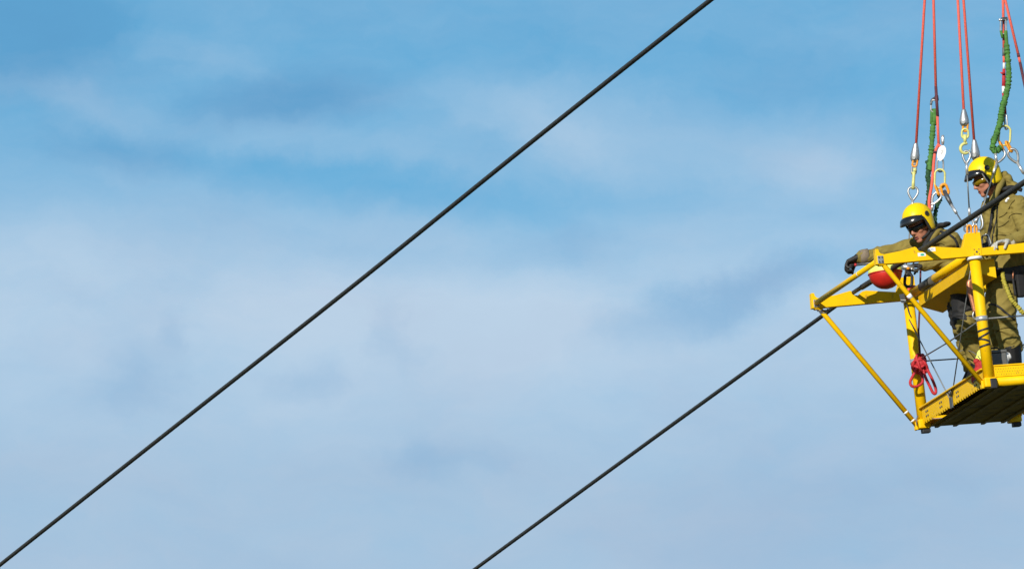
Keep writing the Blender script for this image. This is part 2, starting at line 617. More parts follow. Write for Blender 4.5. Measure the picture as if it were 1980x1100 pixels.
# end toe boards, perforated
for v, s in ((-0.004, -1), (WL + 0.004, 1)):
    a, b_ = sorted((v, v + 0.006 * s))
    eb = MB().box((0.045, a, 0.076), (WW - 0.045, b_, 0.158)).build('toe_board', 'paint', plat)
    a, b_ = sorted((v - 0.010 * s, v + 0.014 * s))
    MB().box((0.045, a, 0.159), (WW - 0.045, b_, 0.170)).build('lip', 'paint', eb, 0.003)
    holes = MB()
    for r in range(3):
        for k in range(32):
            x = 0.062 + k * 0.0207 + (r % 2) * 0.010
            p = V3((x, v + 0.0062 * s, 0.092 + r * 0.022))
            holes.tube([p, p + V3((0, 0.0012 * s, 0))], 0.0034, 6)
    ho = holes.build('perforation', 'under', eb)
    ho['kind'] = 'stuff'

# corner castings and rubber feet
for u, v in ((0, 0), (0, WL), (WW, 0), (WW, WL)):
    su, sv = (-1 if u == 0 else 1), (-1 if v == 0 else 1)
    cc = MB().box((u - 0.052, v - 0.048, -0.006), (u + 0.052, v + 0.048, 0.070)).build('corner_casting', 'paint', plat, 0.012)
    if v == 0:
        MB().box((u + 0.010 * -su - 0.020, v - 0.066, -0.022), (u + 0.010 * -su + 0.032, v - 0.0485, 0.058)).build('rubber_foot', 'black_rubber', cc, 0.006)
    else:
        MB().box((u - 0.020, v - 0.030, -0.040), (u + 0.048, v + 0.030, -0.0065)).build('rubber_foot', 'black_rubber', cc, 0.006)
    # post
    p = MB().tube([(u, v, 0.06), (u, v, H - 0.012)], 0.0445, 24).build('post', 'paint', plat)
    if v == 0:
        MB().tube([(u, v, H - 0.030), (u, v, H - 0.008)], 0.062, 24).build('collar', 'white_plate', p)
    band_c = 0.545
    b_ = MB().tube([(u, v, band_c - 0.02), (u, v, band_c + 0.02)], 0.0475, 24).build('clamp_band', 'bright_steel', p)
    if (u, v) == (0, 0):
        for k, (c, tilt) in enumerate(((0.455, 0.10), (0.412, 0.20), (0.368, -0.16), (0.330, 0.10))):
            vs, fs = [], []
            for i in range(28):
                a = 2 * math.pi * i / 28
                for rr, dz in ((0.0446, -0.009), (0.0462, -0.0085), (0.0462, 0.0085), (0.0446, 0.009)):
                    vs.append((u + rr * math.cos(a), v + rr * math.sin(a), c + dz + 0.1 * tilt * math.cos(a)))
            for i in range(28):
                j = (i + 1) % 28
                fs += [(i * 4 + q, j * 4 + q, j * 4 + (q + 1) % 4, i * 4 + (q + 1) % 4) for q in range(4)]
            MB().add(vs, fs, True).build('tape_wrap', 'black_rubber', p)

# the two conductor beams with saddle notch and lifting tab
OUT = [(-0.8160, -0.0300, 1.1539), (-0.7927, -0.0300, 1.1524), (-0.7870, -0.0300, 1.1292), (-0.7739, -0.0300, 1.1138), (-0.7468, -0.0300, 1.1079), (-0.6077, -0.0300, 1.1261),
       (-0.4890, -0.0300, 1.1519), (-0.4770, -0.0300, 1.1449), (-0.4593, -0.0300, 1.1146), (-0.4258, -0.0300, 1.1083), (-0.3877, -0.0300, 1.1392), (-0.3570, -0.0300, 1.1456), (-0.1117, -0.0300, 1.1175),
       (-0.0936, -0.0300, 1.1247), (-0.0566, -0.0300, 1.2329), (0.0619, -0.0300, 1.2358), (0.0609, -0.0300, 1.1066), (0.85, 0, 1.150), (0.85, 0, 1.092), (0.4043, -0.0300, 1.0493), (0.0470, -0.0300, 1.0470), (-0.1552, -0.0300, 1.0432), (-0.7564, -0.0300, 1.0295), (-0.8227, -0.0300, 1.0296)]
for v in (0.0, WL):
    bm_ = MB().prism(OUT, v - 0.03, v + 0.03).build('saddle_beam', 'paint', plat, 0.003)
    f = v - 0.03
    # end plate with four bolts, bolt plate over the post
    p0 = V3((-0.7840, -0.0300, 1.0666))
    pl = MB().box((p0.x - 0.024, f - 0.006, p0.z - 0.030), (p0.x + 0.024, f - 0.0005, p0.z + 0.030)).build('end_plate', 'steel', bm_, 0.002)
    for a in (-1, 1):
        for b in (-1, 1):
            q = V3((p0.x + a * 0.013, f - 0.006, p0.z + b * 0.017))
            MB().tube([q, q + V3((0, -0.006, 0))], 0.006, 8).build('bolt', 'dark_steel', bm_)
    p1 = V3((0.0165, -0.0300, 1.0781))
    MB().box((p1.x - 0.042, f - 0.005, p1.z - 0.033), (p1.x + 0.036, f - 0.0005, p1.z + 0.033)).build('bolt_plate', 'paint', bm_, 0.002)
    for a, b in ((-1, 1), (1, 1), (-1, -1), (1, -1), (0, 0)):
        q = V3((p1.x - 0.004 + a * 0.020, f - 0.005, p1.z + b * 0.020))
        MB().tube([q, q + V3((0, -0.005, 0))], 0.004 if a else 0.008, 8).build('bolt', 'dark_steel', bm_)
    # brace down to the corner
    MB().tube([(-0.775, v, H + 0.03), (-0.745, v, H - 0.035), (-0.045, v, 0.012)], [0.026, 0.0205, 0.0205], 16).build('brace', 'paint', plat)
    MB().box((-0.80, v - 0.022, H - 0.03), (-0.75, v + 0.022, H + 0.030)).build('brace_lug', 'paint', plat, 0.006)
    MB().box((-0.074, v - 0.026, -0.012), (-0.0525, v + 0.026, 0.050)).build('brace_lug', 'paint', plat, 0.006)

# stickers on the near beam, the braces and the tube
s1 = V3((-0.4371, -0.0300, 1.0861))
st = MB().box((s1.x - 0.036, -0.0312, s1.z - 0.014), (s1.x + 0.030, -0.0305, s1.z + 0.014)).build('sticker', 'sticker', plat)
st['label'] = 'small white sticker with a teal mark'
MB().ell((s1.x + 0.002, -0.0313, s1.z - 0.002), (0.017, 0.0006, 0.009)).build('mark', 'teal', st)
s2 = V3((-0.3558, -0.0300, 1.1205))
st = MB().obox((s2.x, -0.0308, s2.z), V3((1, 0, 0.02)).normalized(), (0, 1, 0), (0, 0, 1), 0.033, 0.0004, 0.0155).build('sticker', 'sticker', plat)
for k in range(3):
    MB().box((s2.x - 0.020 + k * 0.014, -0.0318, s2.z - 0.006), (s2.x - 0.013 + k * 0.014, -0.0313, s2.z + 0.006)).build('print_mark', 'print', st)
def band_on(a, b, t0, t1, r, m='sticker'):
    a, b = V3(a), V3(b)
    return MB().tube([a.lerp(b, t0), a.lerp(b, t1)], r, 16).build('marker_band', m, plat)
A0, B0 = (-0.745, 0, H - 0.035), (-0.045, 0, 0.012)
band_on(A0, B0, 0.235, 0.265, 0.0209)
A1, B1 = (-0.745, WL, H - 0.035), (-0.045, WL, 0.012)
band_on(A1, B1, 0.868, 0.880, 0.0209)
band_on(A1, B1, 0.938, 0.949, 0.0209)

# tubes running the length of the platform
MB().tube([(-0.785, 0.03, H + 0.022), (-0.785, WL - 0.03, H + 0.022)], 0.0215, 16).build('outer_rail', 'paint', plat)
band_on((-0.785, 0.03, H + 0.022), (-0.785, WL - 0.03, H + 0.022), 0.305, 0.315, 0.0220)
for u in (0.0, WW):
    rail = MB().tube([(u, 0.03, H + 0.030), (u, WL - 0.03, H + 0.030)], 0.036, 20).build('top_rail', 'paint', plat)
    if u == 0:
        sl = MB().tube([(u, 1.05, H + 0.030), (u, 1.42, H + 0.030)], 0.0372, 20).build('rail_shade', 'grey_sleeve', rail)  # thin grey tube over the rail, its colour standing in for a shadow there

# tool tray slung inside the left rail: sloped bottom, open top
def tray(u0, u1, v0, v1):
    sec = [(u0, H - 0.010), (u0, H - 0.100), (u1, H - 0.165), (u1, H - 0.010)]
    t = 0.006
    inn = [(u0 + t, H - 0.010), (u0 + t, H - 0.096), (u1 - t, H - 0.156), (u1 - t, H - 0.010)]
    vs = [(p[0], v0, p[1]) for p in sec] + [(p[0], v1, p[1]) for p in sec] + [(p[0], v0 + t, p[1]) for p in inn] + [(p[0], v1 - t, p[1]) for p in inn]
    fs = [(0, 1, 5, 4), (1, 2, 6, 5), (2, 3, 7, 6), (0, 3, 2, 1), (4, 5, 6, 7),
          (8, 12, 13, 9), (9, 13, 14, 10), (10, 14, 15, 11), (8, 9, 10, 11), (12, 15, 14, 13),
          (0, 4, 12, 8), (3, 11, 15, 7), (0, 8, 11, 3), (4, 7, 15, 12)]
    return MB().add(vs, fs).build('tool_tray', 'paint', plat)
tr = tray(0.004, 0.195, 0.10, 1.57)
for v in (0.35, 0.85, 1.35):
    MB().box((0.03, v, H - 0.0095), (0.16, v + 0.03, H - 0.001)).build('tray_strap', 'paint', tr)

# guard wires
def wire(name, pts, r, m='wire', par=None):
    return MB().tube([V3(p) for p in pts], r, 8).build(name, m, par or plat)
c_ = 0.545
wire('guard_wire', [(0.045, 0, c_), (WW - 0.045, 0, c_ + 0.012)], 0.0075)
wire('guard_wire', [(0, 0.045, c_), (0, 0.9, c_ - 0.012), (0, WL - 0.045, c_)], 0.0058)
wire('guard_wire', [(0.045, WL, c_), (WW - 0.045, WL, c_)], 0.0058)
wire('guard_wire', [(WW, 0.045, c_), (WW, WL - 0.045, c_)], 0.0058)
for u in (-0.025, WW + 0.025):
    wire('brace_wire', [(u, WL - 0.02, H - 0.15), (u, 0.965, 0.075)], 0.0052)
    wire('brace_wire', [(u, 0.06, H - 0.10), (u, 0.935, 0.075)], 0.0052)
for p in ((-0.025, 0.962, 0.11), (-0.025, 0.938, 0.11)):
    MB().tube([p, V3(p) + V3((0, 0.012 if p[1] > 0.95 else -0.012, 0.05))], 0.010, 8).build('turnbuckle', 'dark_steel', plat)
# loose cable loop hanging by the far leg
wire('loose_cable', spline([(0.1490, 1.2500, 0.4913), (0.1742, 1.2000, 0.5013), (0.1900, 1.1000, 0.4897), (0.1180, 0.7000, 0.4062), (0.0212, 0.2500, 0.2858)]), 0.0032, 'steel')
# tags and clips at the far beam
tg = MB().obox((-0.0719, 1.7400, 1.0521), (1, 0, 0.15), (0, 1, 0), (-0.15, 0, 1), 0.020, 0.002, 0.036).build('paper_tag', 'sticker', plat)
tg['label'] = 'white tag hanging at the far post'
wire('clip', spline([(-0.0501, 1.7600, 1.0207), (-0.0364, 1.7600, 0.9901), (-0.0291, 1.7600, 0.9429), (-0.0164, 1.7600, 0.9039)]), 0.005, 'dark_steel')
wire('latch_wire', spline([(-0.7920, 1.8000, 1.0256), (-0.7323, 1.8000, 1.0514), (-0.6921, 1.8000, 1.0233), (-0.7140, 1.8000, 0.9866), (-0.7648, 1.8000, 0.9984)]), 0.006, 'steel')
wire('latch_wire', [(-0.7842, 1.7900, 1.0062), (-0.6887, 1.7900, 1.0042)], 0.006, 'dark_steel')
wire('latch_pin', spline([(-0.0513, 1.7700, 0.0989), (-0.0689, 1.7700, 0.0620), (-0.0697, 1.7700, 0.0198)]), 0.005, 'dark_steel')

# ------------------------------------------------------------------ conductors
def conductor(name, pts, r, label, k=24):
    m = MB().strand(pts, r)
    return single(m, name, 'conductor', label, 'power cable', pts[0])
# the lower one lies in the saddle notches and runs along the platform
LOW = [(-0.5023, -7.4000, 1.0766), (-0.4346, -2.7500, 1.1096), (-0.4223, 0.0000, 1.1328), (-0.4644, 1.8170, 1.1349), (-0.4934, 2.7500, 1.0996), (-0.6223, 7.6000, 0.9643), (-0.6988, 13.3000, 0.8392), (-0.8139, 20.0000, 0.6614)]
low = thing('power_cable', 'dark grey conductor lying in the beam notches of the yellow platform', 'power cable', LOW[0])
MB().strand(LOW, 0.0163).build('conductor', 'conductor', low)
a_, b_ = V3(LOW[1]), V3(LOW[0])
near_end = a_.lerp(b_, 0.9)
SL = [near_end, V3(LOW[1]), V3(LOW[2]), V3(LOW[2]).lerp(V3(LOW[3]), 0.86)]
MB().strand(SL, 0.0218, 14, 56, 0.5).build('armour_sleeve', 'conductor', low)
up = [(-6.0627, -16.8134, 0.4470), (-5.9434, -13.1760, 0.5501), (-5.8840, -8.3529, 0.5999), (-5.9653, -3.4707, 0.5407), (-6.1645, 1.6655, 0.4252), (-6.5275, 6.8673, 0.2009), (-6.9480, 11.4611, -0.0699)]
conductor('power_cable', up, 0.0163 * 1.0, 'dark grey conductor crossing open sky from top centre to bottom left')

# ------------------------------------------------------------------ lifting ropes, sockets, links
VIEW = V3((-0.25, -0.96, -0.10)).normalized()


def rope(T, pts, r=0.0107, m='red_rope', name='rope', smooth=False):
    return MB().tube(spline(pts, 8) if smooth else [V3(p) for p in pts], r, 10).build(name, m, T)


def socket(T, a, b, m='steel'):
    a, b = V3(a), V3(b)
    ts = (0, 0.06, 0.3, 0.62, 0.85, 1.0)
    rs = (0.015, 0.018, 0.027, 0.037, 0.037, 0.022)
    s = MB().tube([a.lerp(b, t) for t in ts], list(rs), 18, flat=(VIEW, 0.75)).build('socket', m, T)
    c = a.lerp(b, 0.78)
    MB().tube([c + VIEW * 0.022 + V3((-0.012, 0, 0)), c + VIEW * 0.036 + V3((-0.012, 0, 0))], 0.0135, 12).build('socket_pin', 'bright_steel', s)
    return s


def oblong(T, a, b, w, r, m, name='link', normal=None):
    a, b = V3(a), V3(b)
    ax = b - a
    return MB().ring((a + b) / 2, normal or VIEW, w / 2, r, 22, 8, stretch=(ax, max(ax.length - w, 0.001))).build(name, m, T)


def teardrop(T, top, tip, w, r, m='steel', name='thimble', turn=0.0):
    top, tip = V3(top), V3(tip)
    ax = tip - top
    side = (Matrix.Rotation(turn, 3, ax.normalized()) @ ax.cross(VIEW)).normalized()
    pts = []
    for i in range(26):
        t = i / 26
        s = t * 2 if t < 0.5 else 2 - t * 2
        x = w / 2 * math.sin(math.pi * s ** 0.72) ** 0.9
        pts.append(top + ax * (s ** 1.15) + side * x * (1 if t < 0.5 else -1))
    return MB().tube(pts, r, 8, closed=True).build(name, m, T)


def ferrule(T, a, b, r=0.0115, m='bright_steel'):
    return MB().tube([V3(a), V3(b)], r, 12).build('ferrule', m, T)


def wire_leg(T, pts, r=0.0062, m='wire'):
    return MB().tube([V3(p) for p in pts], r, 8).build('wire_leg', m, T)


TAB_N, TAB_F = V3((-0.005, 0.0, 1.25)), V3((-0.005, WL, 1.25))
G = 'red ropes that carry the platform'

# rope to the far left corner
T = thing('lifting_rope', 'leftmost red rope with steel socket and eye over the leaning helmet', 'rope', (0.0012, 1.8170, 1.2281), G)
rope(T, [(0.5795, 1.3000, 5.0909), (0.3676, 1.6000, 3.4558), (0.2155, 1.8000, 2.3190)])
socket(T, (0.2139, 1.8000, 2.3233), (0.1869, 1.8100, 2.1691))
oblong(T, (0.1950, 1.8000, 2.1879), (0.1752, 1.8000, 2.1336), 0.036, 0.0085, 'orange')
oblong(T, (0.1832, 1.8100, 2.1565), (0.1663, 1.8100, 2.0722), 0.034, 0.0080, 'steel')
MB().ell((0.1781, 1.8000, 2.1036), (0.016, 0.016, 0.018)).build('swivel', 'lime', T)
MB().tube([(0.1705, 1.8100, 2.0890), (0.1669, 1.8100, 2.0594), (0.1563, 1.8100, 2.0089), (0.1468, 1.8100, 1.9498)], [0.018, 0.012, 0.013, 0.015], 12).build('swivel_shank', 'lime', T)
teardrop(T, (0.1516, 1.8100, 1.9708), (0.1310, 1.8100, 1.8569), 0.080, 0.0088, 'steel')
ferrule(T, (0.1316, 1.8100, 1.8612), (0.1205, 1.8100, 1.7894))
wire_leg(T, [(0.1211, 1.8100, 1.7936), TAB_F])

# rope to the near left corner
T = thing('lifting_rope', 'red rope with socket and lime hook running to the near yellow tab', 'rope', TAB_N, G)
rope(T, [(0.3138, 0.3000, 4.4410), (0.1390, 0.0600, 3.1290), (0.0251, -0.1000, 2.2034)])
socket(T, (0.0261, -0.1000, 2.2117), (0.0128, -0.1100, 2.0766))
oblong(T, (0.0254, -0.1100, 2.1093), (0.0119, -0.1100, 2.0348), 0.036, 0.0090, 'orange')
oblong(T, (0.0140, -0.1100, 2.0514), (0.0047, -0.1100, 1.9767), 0.052, 0.0085, 'lime')
MB().tube([(0.0083, -0.1100, 2.0058), (0.0001, -0.1100, 1.9394)], [0.017, 0.012], 12).build('swivel', 'lime', T)
hook = []
hc = V3((-0.0032, -0.1100, 1.8957))
e1 = (V3((0.0546, -0.1100, 1.8943)) - hc).normalized()
e2 = (V3((0.0037, -0.1100, 1.9684)) - hc).normalized()
for k in range(15):
    a = math.radians(75 + k * 19)
    hook.append(hc + (e1 * math.cos(a) + e2 * math.sin(a)) * 0.040)
MB().tube([V3((0.0054, -0.1100, 1.9474))] + hook, [0.011] + [0.0125] * 10 + [0.011, 0.010, 0.009, 0.007, 0.005], 10).build('hook', 'lime', T)
teardrop(T, (0.0052, -0.1100, 1.8764), (-0.0098, -0.1100, 1.7729), 0.060, 0.0095)
ferrule(T, (-0.0067, -0.1100, 1.7811), (-0.0109, -0.1000, 1.6874))
wire_leg(T, [(-0.0104, -0.1000, 1.6915), (-0.0075, -0.0400, 1.4280)])
ferrule(T, (-0.0070, -0.0400, 1.4322), (-0.0054, -0.0200, 1.3610))
teardrop(T, (-0.0049, 0.0000, 1.2815), (0.0021, 0.0000, 1.3729), 0.055, 0.009)
oblong(T, (-0.0146, -0.0100, 1.2968), (-0.0239, -0.0100, 1.2223), 0.032, 0.0085, 'orange')

# rope to the far right corner, behind the standing worker
T = thing('lifting_rope', 'red rope whose steel socket touches the top of the standing helmet', 'rope', (WW, WL, 1.25), G)
rope(T, [(0.6402, 1.2500, 4.6036), (0.6617, 1.5000, 3.4168), (0.6739, 1.7000, 2.2959)])
socket(T, (0.6750, 1.7000, 2.3043), (0.6758, 1.7200, 2.1376))
oblong(T, (0.6865, 1.7100, 2.1776), (0.6857, 1.7100, 2.1008), 0.036, 0.0090, 'orange')
teardrop(T, (0.6911, 1.7200, 2.1196), (0.6982, 1.7200, 1.9996), 0.070, 0.009)
wire_leg(T, [(0.6987, 1.7200, 2.0038), (WW, WL, 1.25)])

# rope to the near right corner, leaving the picture
T = thing('lifting_rope', 'slanting red rope at the right edge with a dark lower length', 'rope', (WW, 0, 1.25), G)
rope(T, [(0.5405, 0.5000, 4.3057), (0.5950, 0.2500, 3.1447), (0.6315, 0.2000, 2.6931)])
rope(T, [(0.6315, 0.2000, 2.6931), (0.6343, 0.2000, 2.6634)], 0.0122, 'dark_rope', 'dark_band')
rope(T, [(0.6343, 0.2000, 2.6634), (0.6393, 0.2000, 2.6168)])
rope(T, [(0.6393, 0.2000, 2.6168), (0.6337, 0.1000, 2.2845), (0.7078, 0.0200, 1.2825)], 0.0118, 'dark_rope', 'dark_rope')
wire_leg(T, [(0.7078, 0.0200, 1.2825), (WW, 0, 1.25)])

# lifeline of the leaning worker
T = thing('lifeline', 'red lifeline with white tag and lime link behind the leaning worker', 'rope', (0.0369, 1.1000, 1.6766), 'lifelines of the two workers')
rope(T, [(0.3474, 0.9000, 4.5801), (0.2617, 1.0500, 3.3405), (0.2091, 1.1000, 2.6320)])
rope(T, [(0.2101, 1.1000, 2.6404), (0.1951, 1.1000, 2.3952)], 0.0122, 'dark_rope', 'dark_rope')
rope(T, [(0.1940, 1.1000, 2.4037), (0.1848, 1.1000, 2.2941), (0.1752, 1.1000, 2.1633)])
rope(T, [(0.1762, 1.1000, 2.1717), (0.1435, 1.1000, 2.1186), (0.1213, 1.1000, 2.0437), (0.0997, 1.1000, 1.9392), (0.0727, 1.1000, 1.8266), (0.0357, 1.1000, 1.6852), (0.0605, 1.1200, 1.5017), (0.1041, 1.1300, 1.4080)], 0.0120, 'red_rope', 'rope_tail', True)
rope(T, [(0.1752, 1.1000, 2.1633), (0.1953, 1.0900, 2.1388)], 0.012, 'red_rope', 'rope_eye')
rope(T, [(0.1392, 1.0950, 2.1136), (0.1328, 1.0950, 2.0970)], 0.0155, 'dark_rope', 'whipping')
MB().tube([(0.2164, 1.0900, 2.2392), (0.2143, 1.0900, 2.2224), (0.2101, 1.0900, 2.1887), (0.2070, 1.0900, 2.1635)], [0.010, 0.014, 0.014, 0.009], 12).build('end_stop', 'bright_steel', T)
tgc = V3((0.1803, 1.0700, 2.0911))
ty = (V3((0.2043, 1.0700, 2.1553)) - tgc).normalized()
tx = ty.cross(VIEW).normalized()
pts = []
n = 28
for k in range(n):
    a = 2 * math.pi * k / n
    rx = 0.033 * (1 + 0.10 * math.sin(a))
    pts.append(tgc + tx * math.cos(a) * rx + ty * math.sin(a) * 0.066)
mb = MB().add([p + VIEW * 0.003 for p in pts] + [p - VIEW * 0.003 for p in pts], [tuple(range(n)), tuple(range(2 * n - 1, n - 1, -1))] + [(i, i + n, (i + 1) % n + n, (i + 1) % n) for i in range(n)])
tago = mb.build('tag', 'sticker', T)
tago['label'] = 'white oval tag with a small dark mark'
MB().tube(spline([tgc + VIEW * 0.004 + tx * a + ty * b for a, b in ((-0.006, 0.020), (0.004, 0.026), (0.009, 0.016), (0.002, 0.004), (-0.002, -0.008))], 4), 0.0022, 6).build('mark', 'print', tago)
oblong(T, (0.1709, 1.0900, 2.0471), (0.1584, 1.0900, 1.9462), 0.050, 0.0072, 'steel')
oblong(T, (0.1551, 1.0800, 1.9613), (0.1343, 1.0800, 1.8103), 0.082, 0.0085, 'lime', 'master_link')
oblong(T, (0.1250, 1.0700, 1.8300), (0.0914, 1.0700, 1.7517), 0.030, 0.0095, 'orange', normal=(0.8, -0.5, 0.3))
oblong(T, (0.1573, 1.0600, 1.8344), (0.1771, 1.0600, 1.7486), 0.050, 0.0115, 'orange')
teardrop(T, (0.1258, 1.0800, 1.7770), (0.0573, 1.0800, 1.6798), 0.070, 0.0092, 'bright_steel', turn=0.5)
ferrule(T, (0.0664, 1.0900, 1.6939), (0.0489, 1.1000, 1.6336), 0.012)
wire_leg(T, [(0.0495, 1.1000, 1.6378), (0.0129, 1.5500, 1.3362), TAB_F + V3((0.03, 0, 0))])
MB().tube([(0.1439, 1.0000, 1.7680), (0.1473, 0.9500, 1.7070), (0.1642, 0.9200, 1.6365)], [0.016, 0.019, 0.014], 12).build('sleeve', 'dark_steel', T)
ferrule(T, (0.1625, 0.9200, 1.6408), (0.1723, 0.8500, 1.5586), 0.0125)
wire_leg(T, [(0.1707, 0.8500, 1.5629), (-0.0175, 0.1000, 1.3148)])
teardrop(T, (-0.0261, 0.0000, 1.2494), (-0.0170, 0.1000, 1.3190), 0.04, 0.008)

# lifeline of the standing worker
T = thing('lifeline', 'red lifeline with lime link and two wire legs above the standing worker', 'rope', (0.5019, 0.4000, 2.0779), 'lifelines of the two workers')
rope(T, [(0.7909, 0.5000, 4.4623), (0.6346, 0.4200, 3.1799), (0.5848, 0.4000, 2.7770)])
rope(T, [(0.5858, 0.4000, 2.7854), (0.5783, 0.4000, 2.7183)], 0.0128, 'grey_sleeve', 'grey_sleeve')
rope(T, [(0.5783, 0.4000, 2.7183), (0.5719, 0.4000, 2.6638)])
rope(T, [(0.5719, 0.4000, 2.6638), (0.5653, 0.4000, 2.6136)], 0.0100, 'white_plate', 'white_whipping')
rope(T, [(0.5653, 0.4000, 2.6136), (0.5461, 0.4000, 2.4671)], [0.012, 0.0165], 'knot_red', 'red_wrap')
rope(T, [(0.5558, 0.3900, 2.5698), (0.5264, 0.3800, 2.5842)], [0.012, 0.004], 'knot_red', 'rope_tail')
rope(T, [(0.5466, 0.4000, 2.4713), (0.5334, 0.4000, 2.4172)], [0.017, 0.010], 'sticker', 'white_tape')
rope(T, [(0.5339, 0.4000, 2.4214), (0.5393, 0.4100, 2.3179), (0.5348, 0.4100, 2.2296)], 0.0100, 'knot_red', 'rope_end')
oblong(T, (0.5357, 0.4000, 2.2443), (0.5211, 0.4000, 2.1273), 0.030, 0.0075, 'steel', normal=(-0.9, -0.4, 0))
oblong(T, (0.5178, 0.4000, 2.1528), (0.4899, 0.4000, 1.9987), 0.092, 0.0088, 'lime', 'master_link')
oblong(T, (0.4752, 0.3900, 2.0270), (0.4567, 0.3900, 1.9482), 0.030, 0.0100, 'orange', normal=(0.8, -0.5, 0.3))
oblong(T, (0.5084, 0.3800, 2.0229), (0.5345, 0.3800, 1.9371), 0.032, 0.0105, 'orange', normal=(0.6, -0.7, 0.3))
teardrop(T, (0.4607, 0.3700, 1.9606), (0.3994, 0.3700, 1.8508), 0.075, 0.0098)
MB().tube([(0.3974, 0.3600, 1.9288), (0.3955, 0.3600, 1.8616)], 0.0120, 10).build('thimble_cheek', 'bright_steel', T)
ferrule(T, (0.3993, 0.3600, 1.8572), (0.3446, 0.3200, 1.7599), 0.0118)
wire_leg(T, [(0.3473, 0.3200, 1.7639), (0.1421, 0.0600, 1.4514)])
ferrule(T, (0.1453, 0.0600, 1.4596), (0.0951, 0.0200, 1.3794), 0.0112)
teardrop(T, (0.0656, 0.0000, 1.2604), (0.1004, 0.0200, 1.3874), 0.050, 0.0080)
oblong(T, (0.0493, -0.0100, 1.2928), (0.0198, -0.0100, 1.2279), 0.026, 0.0080, 'orange', normal=(0.5, -0.8, 0.2))
MB().tube([(0.0386, 0.0000, 1.3205), (0.0694, 0.0000, 1.3603)], 0.010, 10).build('ferrule', 'bright_steel', T)
teardrop(T, (0.5273, 0.3700, 1.9565), (0.5756, 0.3700, 1.8400), 0.075, 0.0105)
ferrule(T, (0.5723, 0.3700, 1.8486), (0.5996, 0.3300, 1.7504), 0.0118)
wire_leg(T, [(0.5958, 0.3300, 1.7549), (WW, 0, 1.25)])


def ruffled(T, pts, r0, seed, m='green', name='webbing', dr=0.30, step=0.011, n=12):
    """bunched elastic webbing: the section swells and pinches along the length"""
    P = spline(pts, 14)
    rnd = random.Random(seed)
    out, rs, acc = [P[0]], [r0 * 0.9], 0
    Q = [P[0]]
    for a, b in zip(P, P[1:]):
        d = (b - a).length
        k = max(1, int(d / (step / 2)))
        for i in range(1, k + 1):
            Q.append(a.lerp(b, i / k))
    rs, out = [], []
    for i, p in enumerate(Q):
        ph = i * math.pi * 0.5 + rnd.uniform(-0.5, 0.5)
        big = noise.noise(Vector((i * 0.17, seed * 3.1, 0)))
        rs.append(r0 * (1 + dr * (0.6 + big) * math.sin(ph) + 0.22 * big + rnd.uniform(-0.10, 0.10)))
        out.append(p + V3((rnd.uniform(-1, 1), rnd.uniform(-1, 1), rnd.uniform(-0.5, 0.5))) * r0 * 0.13)
    return MB().tube(out, rs, n, flat=(VIEW, 0.72)).build(name, m, T)


# green shock lanyards
T = thing('shock_lanyard', 'green bunched webbing lanyard hanging behind the leaning worker', 'lanyard', (0.1836, 1.1400, 2.4510), 'green shock lanyards')
MB().tube(spline([(0.1606, 1.1300, 2.5012), (0.1739, 1.1300, 2.5386), (0.2020, 1.1300, 2.5539), (0.2187, 1.1300, 2.5486)], 6), [0.010] * 19, 8).build('rope_grab', 'dark_steel', T)
MB().obox((0.2147, 1.1300, 2.5510), (1, 0, 0), (0, 1, 0), (0, 0, 1), 0.013, 0.016, 0.022).build('grab_body', 'dark_steel', T, 0.004)
oblong(T, (0.1912, 1.1300, 2.5375), (0.1771, 1.1300, 2.4408), 0.046, 0.0068, 'bright_steel', 'carabiner')
MB().tube([(0.1675, 1.1400, 2.4689), (0.1490, 1.1400, 2.3470)], 0.013, 10, flat=(VIEW, 0.4)).build('strap_leg', 'green', T)
MB().tube([(0.1932, 1.1300, 2.4653), (0.1706, 1.1300, 2.3351)], 0.0185, 10, flat=(VIEW, 0.4)).build('strap_leg', 'green', T)
MB().tube([(0.1841, 1.1500, 2.4658), (0.1642, 1.1500, 2.3397)], 0.016, 10, flat=(VIEW, 0.3)).build('strap_back', 'dark_green', T)
ruffled(T, [(0.1651, 1.1400, 2.3545), (0.1440, 1.1400, 2.2540), (0.1293, 1.1400, 2.1701), (0.1066, 1.1400, 2.0741), (0.0872, 1.1400, 1.9694)], 0.021, 3)
ruffled(T, [(0.0922, 1.1600, 2.0494), (0.0730, 1.1600, 1.9108), (0.0728, 1.1600, 1.8389), (0.0587, 1.1600, 1.7424), (0.0383, 1.1600, 1.6295), (0.0981, 1.1800, 1.4479)], 0.0205, 5, 'dark_green', 'webbing_tail')
ruffled(T, [(0.1422, 1.1500, 1.7733), (0.1510, 1.1500, 1.7389), (0.1125, 1.1500, 1.6736), (0.0898, 1.1600, 1.5713), (0.1149, 1.1600, 1.4217)], 0.017, 9, 'dark_green', 'webbing_loop')

T = thing('shock_lanyard', 'green bunched webbing lanyard hanging beside the standing worker lifeline', 'lanyard', (0.6016, 0.3600, 2.9067), 'green shock lanyards')
MB().obox((0.6091, 0.3700, 3.0119), (1, 0, 0), (0, 1, 0), (0, 0, 1), 0.024, 0.016, 0.014).build('grab_body', 'dark_steel', T, 0.004)
MB().ell((0.5717, 0.3700, 3.0077), (0.012, 0.012, 0.012)).build('grab_knob', 'bright_steel', T)
oblong(T, (0.6002, 0.3700, 3.0103), (0.5856, 0.3700, 2.8929), 0.046, 0.0068, 'steel', 'carabiner')
MB().tube([(0.5672, 0.3700, 2.9193), (0.5749, 0.3700, 2.8597)], 0.010, 10, flat=(VIEW, 0.4)).build('strap_leg', 'green', T)
MB().tube(spline([(0.6048, 0.3600, 2.9149), (0.6018, 0.3600, 2.8391), (0.5988, 0.3600, 2.7802)], 5), 0.0145, 10, flat=(VIEW, 0.45)).build('strap_leg', 'green', T)
